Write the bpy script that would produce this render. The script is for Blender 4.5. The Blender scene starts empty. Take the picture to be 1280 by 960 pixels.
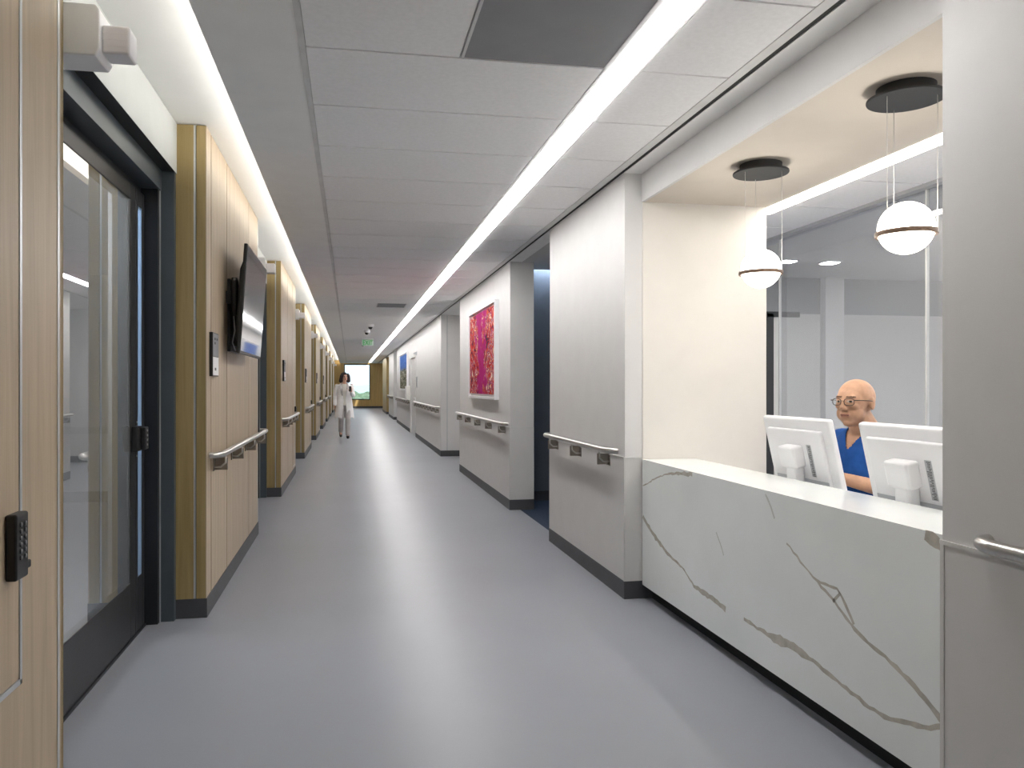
import bpy, bmesh, math, random
from mathutils import Vector, Matrix
random.seed(7)
S = bpy.context.scene
C = S.collection
PI = math.pi
R = math.radians

# ------------------------------------------------------------------ camera
cam_d = bpy.data.cameras.new('camera')
cam = bpy.data.objects.new('camera', cam_d); C.objects.link(cam)
cam.location = (0, 0, 1.33)
cam.rotation_euler = (R(90), 0, R(-10.028))
cam_d.sensor_width = 36.0
cam_d.lens = 36.0 * 967 / 1280
cam_d.shift_x = 32 / 1280
cam_d.shift_y = 2 / 1280
cam_d.clip_end = 2000
S.camera = cam

# ------------------------------------------------------------------ exposure, world
S.view_settings.view_transform = 'Standard'
S.view_settings.look = 'None'
S.view_settings.gamma = 1.0
S.view_settings.use_curve_mapping = False
S.view_settings.exposure = 1.22
S.cycles.diffuse_bounces = 8
S.cycles.max_bounces = 14

CEIL_LIGHT = 11.5      # corridor linear light
COVE_LIGHT = 6.5       # hidden cove above the wood piers
SOFFIT_LIGHT = 9.0    # strip over the reception desk
GLOBE_LIGHT = 9.0
WASH_LIGHT = 46.0

w = bpy.data.worlds.new('sky'); S.world = w; w.use_nodes = True
nt = w.node_tree; nt.nodes.clear()
out = nt.nodes.new('ShaderNodeOutputWorld'); bg = nt.nodes.new('ShaderNodeBackground')
tc = nt.nodes.new('ShaderNodeTexCoord'); sx = nt.nodes.new('ShaderNodeSeparateXYZ')
rp = nt.nodes.new('ShaderNodeValToRGB')
nt.links.new(tc.outputs['Generated'], sx.inputs[0]); nt.links.new(sx.outputs['Z'], rp.inputs[0])
rp.color_ramp.elements[0].position = 0.0; rp.color_ramp.elements[0].color = (0.78, 0.90, 0.98, 1)
rp.color_ramp.elements[1].position = 0.12; rp.color_ramp.elements[1].color = (0.86, 0.95, 1.0, 1)
nt.links.new(rp.outputs[0], bg.inputs[0]); bg.inputs[1].default_value = 0.72
nt.links.new(bg.outputs[0], out.inputs[0])

# ------------------------------------------------------------------ materials
def lin(c):
    r = []
    for v in c:
        v = v / 255
        r.append(v / 12.92 if v <= 0.04045 else ((v + 0.055) / 1.055) ** 2.4)
    return (*r, 1)

def mat(name, col, rough=0.5, metal=0.0, spec=0.5, var=0.04, scale=(6, 6, 6), bump=0.0, bscale=80, coat=0.0):
    m = bpy.data.materials.new(name); m.use_nodes = True
    n = m.node_tree; b = n.nodes['Principled BSDF']
    b.inputs['Roughness'].default_value = rough; b.inputs['Metallic'].default_value = metal
    b.inputs['Specular IOR Level'].default_value = spec
    if coat: b.inputs['Coat Weight'].default_value = coat
    t = n.nodes.new('ShaderNodeTexCoord'); mp = n.nodes.new('ShaderNodeMapping'); mp.inputs['Scale'].default_value = scale
    n.links.new(t.outputs['Object'], mp.inputs[0])
    nz = n.nodes.new('ShaderNodeTexNoise'); nz.inputs['Scale'].default_value = 1.0; nz.inputs['Detail'].default_value = 5
    n.links.new(mp.outputs[0], nz.inputs[0])
    rr = n.nodes.new('ShaderNodeValToRGB')
    c = lin(col); lo = [max(0, x * (1 - 2 * var)) for x in c[:3]]; hi = [min(1, x * (1 + 2 * var)) for x in c[:3]]
    rr.color_ramp.elements[0].position = 0.3; rr.color_ramp.elements[0].color = (*lo, 1)
    rr.color_ramp.elements[1].position = 0.7; rr.color_ramp.elements[1].color = (*hi, 1)
    n.links.new(nz.outputs[0], rr.inputs[0]); n.links.new(rr.outputs[0], b.inputs['Base Color'])
    if bump:
        n2 = n.nodes.new('ShaderNodeTexNoise'); n2.inputs['Scale'].default_value = bscale
        n.links.new(t.outputs['Object'], n2.inputs[0])
        bp = n.nodes.new('ShaderNodeBump'); bp.inputs['Strength'].default_value = bump; bp.inputs['Distance'].default_value = 0.002
        n.links.new(n2.outputs[0], bp.inputs['Height']); n.links.new(bp.outputs[0], b.inputs['Normal'])
    return m

def wood(name, a, b_, rough=0.42):
    m = bpy.data.materials.new(name); m.use_nodes = True
    n = m.node_tree; b = n.nodes['Principled BSDF']; b.inputs['Roughness'].default_value = rough
    b.inputs['Specular IOR Level'].default_value = 0.35
    t = n.nodes.new('ShaderNodeTexCoord'); mp = n.nodes.new('ShaderNodeMapping'); mp.inputs['Scale'].default_value = (14, 14, 0.7)
    n.links.new(t.outputs['Object'], mp.inputs[0])
    nz = n.nodes.new('ShaderNodeTexNoise'); nz.inputs['Scale'].default_value = 1.6; nz.inputs['Detail'].default_value = 8; nz.inputs['Distortion'].default_value = 0.6
    n.links.new(mp.outputs[0], nz.inputs[0])
    mp2 = n.nodes.new('ShaderNodeMapping'); mp2.inputs['Scale'].default_value = (150, 150, 3)
    n.links.new(t.outputs['Object'], mp2.inputs[0])
    n2 = n.nodes.new('ShaderNodeTexNoise'); n2.inputs['Scale'].default_value = 1.0; n2.inputs['Detail'].default_value = 3
    n.links.new(mp2.outputs[0], n2.inputs[0])
    mx = n.nodes.new('ShaderNodeMath'); mx.operation = 'MULTIPLY_ADD'; mx.inputs[1].default_value = 0.35
    n.links.new(n2.outputs[0], mx.inputs[0]); n.links.new(nz.outputs[0], mx.inputs[2])
    rr = n.nodes.new('ShaderNodeValToRGB')
    rr.color_ramp.elements[0].position = 0.45; rr.color_ramp.elements[0].color = lin(a)
    rr.color_ramp.elements[1].position = 0.9; rr.color_ramp.elements[1].color = lin(b_)
    n.links.new(mx.outputs[0], rr.inputs[0]); n.links.new(rr.outputs[0], b.inputs['Base Color'])
    return m

def emit(name, col, strength):
    m = bpy.data.materials.new(name); m.use_nodes = True
    n = m.node_tree; n.nodes.clear()
    o = n.nodes.new('ShaderNodeOutputMaterial'); e = n.nodes.new('ShaderNodeEmission')
    e.inputs[0].default_value = lin(col); e.inputs[1].default_value = strength
    n.links.new(e.outputs[0], o.inputs[0])
    return m

def glass(name, tint=(235, 242, 245), refl=0.08, haze=0.0, hazecol=(220, 228, 235), facing=0.55, rough=0.0):
    m = bpy.data.materials.new(name); m.use_nodes = True
    n = m.node_tree; n.nodes.clear()
    o = n.nodes.new('ShaderNodeOutputMaterial')
    tr = n.nodes.new('ShaderNodeBsdfTransparent'); tr.inputs[0].default_value = lin(tint)
    gl = n.nodes.new('ShaderNodeBsdfGlossy'); gl.inputs['Roughness'].default_value = rough
    fr = n.nodes.new('ShaderNodeFresnel'); fr.inputs['IOR'].default_value = 1.5
    ad = n.nodes.new('ShaderNodeMath'); ad.operation = 'ADD'; ad.inputs[1].default_value = refl; ad.use_clamp = True
    n.links.new(fr.outputs[0], ad.inputs[0])
    ge = n.nodes.new('ShaderNodeNewGeometry'); iv = n.nodes.new('ShaderNodeMath'); iv.operation = 'SUBTRACT'; iv.inputs[0].default_value = 1.0
    n.links.new(ge.outputs['Backfacing'], iv.inputs[1])          # only the outer face of a pane mirrors
    ml = n.nodes.new('ShaderNodeMath'); ml.operation = 'MULTIPLY'; n.links.new(ad.outputs[0], ml.inputs[0]); n.links.new(iv.outputs[0], ml.inputs[1])
    mx = n.nodes.new('ShaderNodeMixShader'); n.links.new(ml.outputs[0], mx.inputs[0])
    n.links.new(tr.outputs[0], mx.inputs[1]); n.links.new(gl.outputs[0], mx.inputs[2])
    last = mx
    if haze:
        df = n.nodes.new('ShaderNodeBsdfTranslucent'); df.inputs[0].default_value = lin(hazecol)
        d2 = n.nodes.new('ShaderNodeBsdfDiffuse'); d2.inputs[0].default_value = lin(hazecol)
        m1 = n.nodes.new('ShaderNodeMixShader'); m1.inputs[0].default_value = 0.5
        n.links.new(df.outputs[0], m1.inputs[1]); n.links.new(d2.outputs[0], m1.inputs[2])
        m2 = n.nodes.new('ShaderNodeMixShader'); m2.inputs[0].default_value = haze
        n.links.new(mx.outputs[0], m2.inputs[1]); n.links.new(m1.outputs[0], m2.inputs[2]); last = m2
    n.links.new(last.outputs[0], o.inputs[0])
    return m

M = {}
M['floor'] = mat('blue_grey_vinyl', (145, 148, 155), 0.34, 0, 0.17, 0.02, (0.9, 0.9, 0.9))
M['carpet'] = mat('dark_blue_carpet', (58, 68, 84), 0.95, 0, 0.1, 0.1, (60, 60, 60), 0.3, 300)
M['wood'] = wood('pale_oak_laminate', (166, 149, 126), (189, 171, 147))
M['wood_dark'] = wood('shaded_golden_oak_laminate', (146, 126, 82), (172, 151, 106))  # on pier ends: same oak, with the shade there put into the colour
M['wood_end'] = wood('lit_amber_oak_laminate', (196, 160, 96), (220, 186, 124))  # end wall oak, lightened in colour to stand in for a downlight
M['joint'] = mat('dark_panel_reveal', (96, 80, 62), 0.6)
M['white'] = mat('white_wall_paint', (212, 211, 210), 0.55, 0, 0.3, 0.01)
M['rigid'] = mat('white_rigid_sheet', (210, 209, 208), 0.38, 0, 0.45, 0.01)
M['trimwhite'] = mat('pale_corner_guard', (205, 205, 203), 0.35)
M['base'] = mat('charcoal_rubber_base', (76, 77, 81), 0.5, 0, 0.4, 0.03)
M['black'] = mat('black_shadow_gap', (14, 14, 15), 0.7)
M['tile'] = mat('acoustic_ceiling_tile', (242, 242, 243), 0.9, 0, 0.1, 0.015, (50, 50, 50), 0.15, 400)
M['grid'] = mat('white_ceiling_grid', (214, 214, 214), 0.6)
M['drywall'] = mat('ceiling_drywall', (241, 241, 240), 0.8, 0, 0.2, 0.01)
M['cove'] = mat('white_cove_drywall', (238, 238, 236), 0.8, 0, 0.2, 0.005)
M['perf'] = mat('grey_perforated_diffuser', (150, 151, 154), 0.7, 0.2, 0.3, 0.02)
M['cream'] = mat('cream_wall_paint', (222, 218, 211), 0.5, 0, 0.3, 0.01)
M['beige'] = mat('beige_soffit_paint', (208, 199, 187), 0.6, 0, 0.3, 0.01)
M['slate'] = mat('slate_blue_wall_paint', (104, 112, 122), 0.6, 0, 0.3, 0.02)
M['greyblue'] = mat('grey_blue_wall_paint', (199, 198, 196), 0.6, 0, 0.3, 0.01)
M['greydark'] = mat('mid_grey_wall_paint', (142, 144, 147), 0.6, 0, 0.3, 0.01)
M['frame'] = mat('dark_bronze_door_frame', (52, 53, 56), 0.38, 0.3, 0.5, 0.03)
M['frame_black'] = mat('black_door_jamb', (38, 40, 44), 0.45, 0.1, 0.5, 0.03)
M['casing'] = mat('blue_grey_steel_casing', (84, 92, 98), 0.4, 0.3, 0.5, 0.02)
M['header'] = mat('grey_header_paint', (196, 199, 198), 0.6, 0, 0.3, 0.01)
M['steel'] = mat('brushed_stainless_steel', (196, 194, 190), 0.28, 1.0, 0.5, 0.04, (4, 60, 60))
M['bracket'] = mat('satin_steel_bracket', (150, 144, 136), 0.36, 0.9, 0.5, 0.03)
M['alu'] = mat('satin_aluminium', (205, 208, 210), 0.35, 0.7, 0.5, 0.02)
M['marble'] = mat('white_marble_slab', (232, 236, 235), 0.16, 0, 0.5, 0.03, (1.4, 1.4, 1.4))
M['vein'] = mat('taupe_marble_vein', (184, 180, 170), 0.18, 0, 0.5, 0.08, (20, 20, 20))
M['vein_soft'] = mat('faint_marble_vein', (200, 201, 197), 0.18, 0, 0.5, 0.02, (20, 20, 20))
M['plastic'] = mat('white_plastic', (234, 234, 236), 0.35, 0, 0.5, 0.01)
M['plastic_grey'] = mat('grey_plastic', (176, 178, 182), 0.45, 0, 0.5, 0.01)
M['lens'] = mat('frosted_white_lens', (232, 230, 234), 0.3, 0, 0.5, 0.01)
M['dark_plastic'] = mat('black_plastic', (26, 26, 28), 0.4, 0, 0.5, 0.05)
M['button'] = mat('grey_rubber_button', (92, 94, 96), 0.5, 0, 0.5, 0.03)
M['screen'] = mat('glossy_black_screen', (38, 39, 42), 0.06, 0, 0.9, 0.02, coat=0.6)
M['canopy'] = mat('graphite_canopy', (44, 45, 47), 0.55, 0.2, 0.5, 0.03)
M['ring'] = mat('bronze_ring', (122, 100, 84), 0.4, 0.4, 0.5, 0.03)
M['wire'] = mat('pale_cable', (215, 212, 205), 0.5)
M['desk'] = mat('white_laminate_desk', (220, 220, 220), 0.4)
M['skin_man'] = mat('tan_skin', (192, 150, 122), 0.5, 0, 0.4, 0.05, (30, 30, 30))
M['lip_man'] = mat('lip_skin', (174, 122, 102), 0.5)
M['skin_woman'] = mat('light_skin', (214, 170, 148), 0.5, 0, 0.4, 0.04, (30, 30, 30))
M['eyewhite'] = mat('eye_white', (186, 176, 168), 0.3)
M['eyedark'] = mat('dark_iris', (40, 28, 22), 0.3)
M['hair'] = mat('dark_brown_hair', (44, 30, 28), 0.5, 0, 0.4, 0.2, (60, 60, 8))
M['scrubs'] = mat('royal_blue_scrubs', (32, 78, 146), 0.85, 0, 0.2, 0.08, (18, 18, 18), 0.3, 250)
M['coat'] = mat('white_lab_coat', (240, 238, 238), 0.85, 0, 0.2, 0.02, (14, 14, 14))
M['shirt'] = mat('off_white_top', (226, 222, 214), 0.85, 0, 0.2, 0.02)
M['trousers'] = mat('pale_grey_trousers', (196, 190, 188), 0.85, 0, 0.2, 0.03)
M['shoe'] = mat('dark_shoe_leather', (40, 34, 34), 0.5)
M['chairblue'] = mat('navy_chair_fabric', (38, 62, 112), 0.85, 0, 0.2, 0.08)
M['spectacle'] = mat('dark_brown_spectacle_frame', (46, 36, 30), 0.35)
M['extinguish'] = mat('white_enamel_box', (232, 231, 226), 0.4)
M['exit_green'] = emit('green_exit_letters', (20, 150, 50), 0.5)
M['light'] = emit('linear_lamp_diffuser', (255, 252, 250), CEIL_LIGHT)
M['covelamp'] = emit('cove_lamp_tape', (255, 250, 242), COVE_LIGHT)
M['soffitlamp'] = emit('soffit_lamp_diffuser', (255, 248, 238), SOFFIT_LIGHT)
M['globe'] = emit('opal_globe', (255, 248, 236), GLOBE_LIGHT)
M['wash'] = emit('wall_wash_lamp', (226, 238, 255), WASH_LIGHT)
M['bedlamp'] = emit('patient_room_lamp', (255, 250, 248), 30.0)
M['roomlamp'] = emit('room_lamp_panel', (255, 253, 250), 42.0)
M['glass'] = glass('door_glass_lit_haze', (226, 234, 240), 0.42, 0.12, (210, 211, 210))  # grey haze mixed in as the light of the room behind
M['glass_side'] = glass('sidelight_glass_lit_haze', (205, 226, 246), 0.25, 0.55, (190, 214, 240))  # blue-white haze painted in for the lit reflection on the narrow strip
M['glass_office'] = glass('office_glass_reflection_haze', (236, 237, 239), 0.08, 0.11, (236, 236, 238))  # pale haze painted in for bright corridor reflections on the panes
M['glass_window'] = glass('window_glass', (245, 250, 252), 0.02)
M['acrylic'] = glass('clear_acrylic', (240, 246, 242), 0.05, 0.45, (240, 244, 241))

# ------------------------------------------------------------------ mesh builder
class MB:
    def __init__(s): s.bm = bmesh.new(); s.mats = []
    def mi(s, m):
        m = M[m] if isinstance(m, str) else m
        if m not in s.mats: s.mats.append(m)
        return s.mats.index(m)
    def _take(s, tmp, m, mx=None, smooth=False):
        i = s.mi(m); vm = {}
        for v in tmp.verts:
            vm[v] = s.bm.verts.new(mx @ v.co if mx else v.co)
        for f in tmp.faces:
            try:
                nf = s.bm.faces.new([vm[v] for v in f.verts]); nf.material_index = i; nf.smooth = smooth
            except ValueError: pass
        tmp.free(); return s
    def box(s, a, b, m, bev=0.0, mx=None, seg=2):
        t = bmesh.new(); bmesh.ops.create_cube(t, size=1)
        a, b = Vector(a), Vector(b); c = (a + b) / 2; d = b - a
        for v in t.verts: v.co = Vector((v.co.x * d.x, v.co.y * d.y, v.co.z * d.z)) + c
        if bev: bmesh.ops.bevel(t, geom=t.edges[:], offset=min(bev, 0.49 * min(abs(x) for x in d)), segments=seg, profile=0.5, affect='EDGES')
        bmesh.ops.recalc_face_normals(t, faces=t.faces[:])
        return s._take(t, m, mx)
    def prism(s, poly, lo, hi, m, axis='z', bev=0.0, mx=None):
        """poly: 2-D outline; extruded along axis between lo and hi."""
        t = bmesh.new()
        def P(u, v, k): return {'z': (u, v, k), 'y': (u, k, v), 'x': (k, u, v)}[axis]
        A = [t.verts.new(P(u, v, lo)) for u, v in poly]; B = [t.verts.new(P(u, v, hi)) for u, v in poly]
        n = len(poly); t.faces.new(A); t.faces.new(B[::-1])
        for i in range(n): t.faces.new([A[i], B[i], B[(i + 1) % n], A[(i + 1) % n]])
        bmesh.ops.recalc_face_normals(t, faces=t.faces[:])
        if bev: bmesh.ops.bevel(t, geom=t.edges[:], offset=bev, segments=2, profile=0.5, affect='EDGES')
        return s._take(t, m, mx)
    def tube(s, pts, r, m, n=12, mx=None, cap=True, flat=1.0, up=None):
        """swept circle along pts; r one radius or a list; flat squashes the second axis."""
        pts = [Vector(p) for p in pts]; k = len(pts)
        rs = r if isinstance(r, (list, tuple)) else [r] * k
        t = bmesh.new(); rings = []; prev = None
        for i, p in enumerate(pts):
            d = (pts[min(i + 1, k - 1)] - pts[max(i - 1, 0)])
            d = d.normalized() if d.length > 1e-9 else Vector((0, 0, 1))
            ref = Vector(up) if up else (prev if prev is not None else (Vector((0, 0, 1)) if abs(d.z) < 0.9 else Vector((1, 0, 0))))
            u = d.cross(ref)
            if u.length < 1e-6: u = d.cross(Vector((1, 0.1, 0)))
            u.normalize(); v = u.cross(d).normalized(); prev = v
            rr = rs[i]; ra, rb = rr if isinstance(rr, (tuple, list)) else (rr, rr * flat)
            rings.append([t.verts.new(p + u * (ra * math.cos(2 * PI * j / n)) + v * (rb * math.sin(2 * PI * j / n))) for j in range(n)])
        for a, b in zip(rings, rings[1:]):
            for j in range(n): t.faces.new([a[j], a[(j + 1) % n], b[(j + 1) % n], b[j]])
        if cap: t.faces.new(rings[0][::-1]); t.faces.new(rings[-1])
        bmesh.ops.recalc_face_normals(t, faces=t.faces[:])
        return s._take(t, m, mx, True)
    def cyl(s, a, b, r, m, n=24, r2=None, mx=None):
        s.tube([a, b], [r, r if r2 is None else r2], m, n, mx); return s
    def lathe(s, prof, c, m, n=32, mx=None):
        t = bmesh.new(); rings = []
        for r, z in prof:
            rings.append([t.verts.new((c[0] + r * math.cos(2 * PI * j / n), c[1] + r * math.sin(2 * PI * j / n), c[2] + z)) for j in range(n)])
        for a, b in zip(rings, rings[1:]):
            for j in range(n): t.faces.new([a[j], a[(j + 1) % n], b[(j + 1) % n], b[j]])
        bmesh.ops.remove_doubles(t, verts=t.verts[:], dist=1e-6)
        if prof[0][0] > 1e-6: pass
        bmesh.ops.holes_fill(t, edges=[e for e in t.edges if e.is_boundary], sides=n)
        bmesh.ops.recalc_face_normals(t, faces=t.faces[:])
        return s._take(t, m, mx, True)
    def ell(s, c, rad, m, mx=None, rot=None, u=20, v=12):
        t = bmesh.new(); bmesh.ops.create_uvsphere(t, u_segments=u, v_segments=v, radius=1)
        rm = Matrix.Identity(3) if rot is None else rot
        for w_ in t.verts: w_.co = rm @ Vector((w_.co.x * rad[0], w_.co.y * rad[1], w_.co.z * rad[2])) + Vector(c)
        return s._take(t, m, mx, True)
    def quad(s, pts, m):
        f = s.bm.faces.new([s.bm.verts.new(p) for p in pts]); f.material_index = s.mi(m); return s
    def build(s, name, parent=None, smooth_angle=None):
        me = bpy.data.meshes.new(name)
        off = Vector((0, 0, 0))
        if parent is not None:
            p = parent
            while p is not None: off += p.location; p = p.parent
        for v in s.bm.verts: v.co -= off
        s.bm.normal_update(); s.bm.to_mesh(me); s.bm.free()
        for m in s.mats: me.materials.append(m)
        o = bpy.data.objects.new(name, me); C.objects.link(o)
        if parent is not None: o.parent = parent
        if smooth_angle:
            for p in me.polygons: p.use_smooth = True
            me.set_sharp_from_angle(angle=R(smooth_angle))
        return o

def thing(name, label, cat, loc=(0, 0, 0), group=None):
    o = bpy.data.objects.new(name, None); C.objects.link(o); o.location = loc
    o.empty_display_size = 0.1
    o['label'] = label; o['category'] = cat
    if group: o['group'] = group
    return o
def tag(o, label, cat, group=None):
    o['label'] = label; o['category'] = cat
    if group: o['group'] = group
    return o
def struct(o): o['kind'] = 'structure'; return o
def dup(root, loc, label=None, group=None):
    r = root.copy(); C.objects.link(r); r.location = loc
    if label: r['label'] = label
    if group: r['group'] = group
    def rec(src, dst):
        for ch in list(src.children):
            c = ch.copy(); C.objects.link(c); c.parent = dst; rec(ch, c)
    rec(root, r)
    return r
def remesh(parts_mb, voxel, smooth=4, factor=0.5):
    """union of the closed pieces as one continuous skin -> bmesh-ready mesh"""
    me = bpy.data.meshes.new('tmp'); parts_mb.bm.to_mesh(me); parts_mb.bm.free()
    o = bpy.data.objects.new('tmp', me); C.objects.link(o)
    md = o.modifiers.new('r', 'REMESH'); md.mode = 'VOXEL'; md.voxel_size = voxel
    sm = o.modifiers.new('s', 'SMOOTH'); sm.factor = factor; sm.iterations = smooth
    dg = bpy.context.evaluated_depsgraph_get()
    new = bpy.data.meshes.new_from_object(o.evaluated_get(dg))
    bpy.data.objects.remove(o); bpy.data.meshes.remove(me)
    for p in new.polygons: p.use_smooth = True
    return new
def link_mesh(name, me, mats, parent=None):
    off = Vector((0, 0, 0)); p = parent
    while p is not None: off += p.location; p = p.parent
    me.name = name
    me.transform(Matrix.Translation(-off))
    idx = [0] * len(me.polygons); me.polygons.foreach_get('material_index', idx)
    me.materials.clear()
    for m in mats: me.materials.append(M[m])
    me.polygons.foreach_set('material_index', [min(i, len(mats) - 1) for i in idx])
    o = bpy.data.objects.new(name, me); C.objects.link(o)
    if parent is not None: o.parent = parent
    return o

# ------------------------------------------------------------------ key dimensions (metres; corridor runs along +y)
XL, XH, XF, XD = -0.81, -0.97, -1.04, -1.12      # wood face, header face, frame face, door leaf (left)
XR, XC = 1.69, 1.80                              # right wall face, counter face
ZC, ZK, ZS = 2.655, 2.825, 2.479                 # main ceiling, cove ceiling, reception soffit
Y0, P = 4.65, 4.90                               # start of the first wood pier, spacing
PL = 2.55                                        # pier length
YB, YE = -3.0, 46.5                              # corridor ends
BH = 0.11

# ------------------------------------------------------------------ floors
struct(MB().box((-1.30, YB, -0.05), (1.80, YE, 0), 'floor').build('floor'))
struct(MB().box((1.80, YB, -0.05), (8.0, 6.43, 0), 'floor').build('floor.001'))
struct(MB().box((1.80, 6.43, -0.05), (2.645, 8.73, 0), 'carpet').build('floor.002'))
struct(MB().box((1.80, 8.73, -0.05), (8.0, YE, 0), 'floor').build('floor.003'))
struct(MB().box((2.645, 6.43, -0.05), (8.0, 8.73, 0), 'floor').build('floor.005'))
struct(MB().box((-6.0, YB, -0.05), (-1.30, YE, 0), 'floor').build('floor.004'))

# ------------------------------------------------------------------ main ceiling: tiles, borders, slot
def ceiling():
    b = MB()
    z = ZC
    b.box((-0.545, YB, z), (-0.195, YE, z + 0.03), 'drywall')                  # flat border
    b.box((-0.545, YB, z + 0.03), (-0.535, YE, z + 0.042), 'drywall')          # lip that hides the cove lamp
    b.box((-0.195, YB, z - 0.002), (-0.17, YE, z + 0.03), 'grid')              # edge tee
    b.box((-0.17, YB, z + 0.012), (1.05, YE, z + 0.03), 'grid')                # tee webs above the tile joints
    b.box((1.074, YB, z), (1.194, 1.75, z + 0.03), 'tile')
    b.box((1.05, YB, z - 0.001), (1.074, YE, z + 0.03), 'grid')
    b.box((1.194, YB, z - 0.001), (1.21, YE, z + 0.03), 'grid')
    b.box((1.21, YB, z + 0.012), (1.61, YE, z + 0.03), 'grid')
    k = -10
    while 3.1 + 0.632 * k < YE - 0.4:
        y = 3.1 + 0.632 * k
        if y > YB - 0.3:
            a, c = max(y + 0.006, YB), min(y + 0.626, YE)
            xa = -0.168
            if k == -1:                                                          # the tile next to the air diffuser
                b.box((xa, a, z), (0.435, c, z + 0.02), 'tile')
            elif k == 15:
                b.box((xa, a, z), (0.435, c, z + 0.02), 'tile'); b.box((0.92, a, z), (1.048, c, z + 0.02), 'tile')
            else:
                b.box((xa, a, z), (1.048, c, z + 0.02), 'tile')
            b.box((1.213, a, z), (1.606, c, z + 0.02), 'tile')
        k += 1
    b.box((1.61, YB, z - 0.001), (1.657, YE, z + 0.03), 'grid')
    b.box((1.657, YB, z + 0.004), (1.684, YE, z + 0.05), 'black')               # shadow slot
    b.box((1.684, YB, z), (XC + 0.02, YE, z + 0.05), 'drywall')
    b.box((1.19, YB, z + 0.03), (1.66, YE, z + 0.05), 'drywall')
    b.box((-0.2, YB, z + 0.03), (1.08, YE, z + 0.05), 'drywall')
    return struct(b.build('ceiling'))
ceiling()
struct(MB().box((-1.30, YB, ZK), (-0.30, YE, ZK + 0.05), 'cove').box((-0.34, YB, ZC + 0.03), (-0.30, YE, ZK), 'cove').build('ceiling.001'))

# linear ceiling light (one continuous run)
ll = thing('linear_ceiling_light', 'long white linear ceiling light running the whole length of the corridor', 'ceiling light', (1.134, 20, ZC))
b = MB(); y = 1.75
while y < 44.0:
    b.box((1.076, y, ZC - 0.006), (1.192, min(y + 1.2, 44.0), ZC + 0.012), 'light'); y += 1.2
b.build('diffuser', ll)
MB().box((1.0745, 1.75, ZC + 0.013), (1.1935, 44.0, ZC + 0.05), 'grid').build('housing', ll)
# cove lamp hidden behind the ceiling lip
cl = thing('cove_light', 'hidden cove light along the ceiling edge above the wood piers', 'ceiling light', (-0.47, 20, ZC + 0.05))
b = MB(); y = YB
while y < YE - 0.1:
    b.prism([(-0.505, ZC + 0.046), (-0.475, ZC + 0.046), (-0.475, ZC + 0.080)], y, min(y + 1.2, YE), 'covelamp', 'y'); y += 1.2
b.build('lamp_tape', cl)
MB().box((-0.51, YB, ZC + 0.031), (-0.465, YE, ZC + 0.0445), 'alu').build('channel', cl)

# ------------------------------------------------------------------ left side: wood piers with door alcoves between
def pier_left(y0, y1, joints):
    b = MB()
    b.box((-1.29, y0 + 0.02, 0), (XL - 0.02, y1 - 0.02, ZK - 0.003), 'black')
    # end faces: two narrow boards with a metal strip between
    for ya, yb in ((y0, y0 + 0.018), (y1 - 0.018, y1)):
        b.box((XH - 0.01, ya, BH), (-0.879, yb, ZK - 0.004), 'wood_dark')
        b.box((-0.879, ya + 0.001 if ya == y0 else ya, BH), (-0.868, yb if ya == y0 else yb - 0.001, ZK - 0.006), 'alu')
        b.box((-0.864, ya, BH), (XL, yb, ZK - 0.004), 'wood_dark')
        b.box((XH - 0.01, ya - 0.004 if ya == y0 else ya, 0), (XL, yb if ya == y0 else yb + 0.004, BH), 'base')
    ys = [y0 + 0.001] + joints + [y1 - 0.001]
    for a, c in zip(ys, ys[1:]):
        b.box((XL - 0.018, a + 0.009, BH), (XL, c - 0.009, ZK - 0.004), 'wood')
        if c < y1 - 0.01: b.box((XL - 0.018, c - 0.009, BH), (XL - 0.002, c + 0.009, ZK - 0.005), 'joint')
    b.box((XL - 0.006, y0 - 0.003, 0), (XL + 0.005, y1 + 0.003, BH), 'base')
    # pale edge trims on the vertical corners
    b.box((XL - 0.004, y0 - 0.0015, BH), (XL + 0.0015, y0 + 0.022, ZK - 0.004), 'wood')
    b.box((XL - 0.004, y1 - 0.045, BH), (XL + 0.002, y1 - 0.025, ZK - 0.004), 'alu')
    return b
# nearest pier is drawn with its cabinet opening
def pier_near():
    b = MB(); y1 = 2.40
    b.box((-1.29, YB, 0), (XL - 0.03, y1 - 0.02, ZK - 0.003), 'black')
    b.box((XH - 0.01, y1 - 0.018, BH), (XL, y1, ZK - 0.004), 'wood_dark')
    for a, c, zz0, zz1 in ((YB, 0.9, BH, ZK - 0.004), (0.906, 2.116, BH, 0.594), (2.116, y1, BH, ZK - 0.004), (0.906, 2.116, 2.45, ZK - 0.004)):
        b.box((XL - 0.018, a, zz0), (XL, c, zz1), 'wood')
    b.box((XL - 0.006, YB, 0), (XL + 0.005, y1 + 0.003, BH), 'base')
    b.box((XL - 0.004, 2.352, BH), (XL + 0.002, 2.366, ZK - 0.004), 'alu')
    return b
struct(pier_near().build('wall_left'))
for k in range(8):
    y0 = Y0 + P * k
    joints = [y0 + 0.16, y0 + 0.76, y0 + 1.90] if k == 0 else [y0 + 0.16, y0 + 1.0, y0 + 1.9]
    struct(pier_left(y0, y0 + PL, joints).build('wall_left'))

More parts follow.
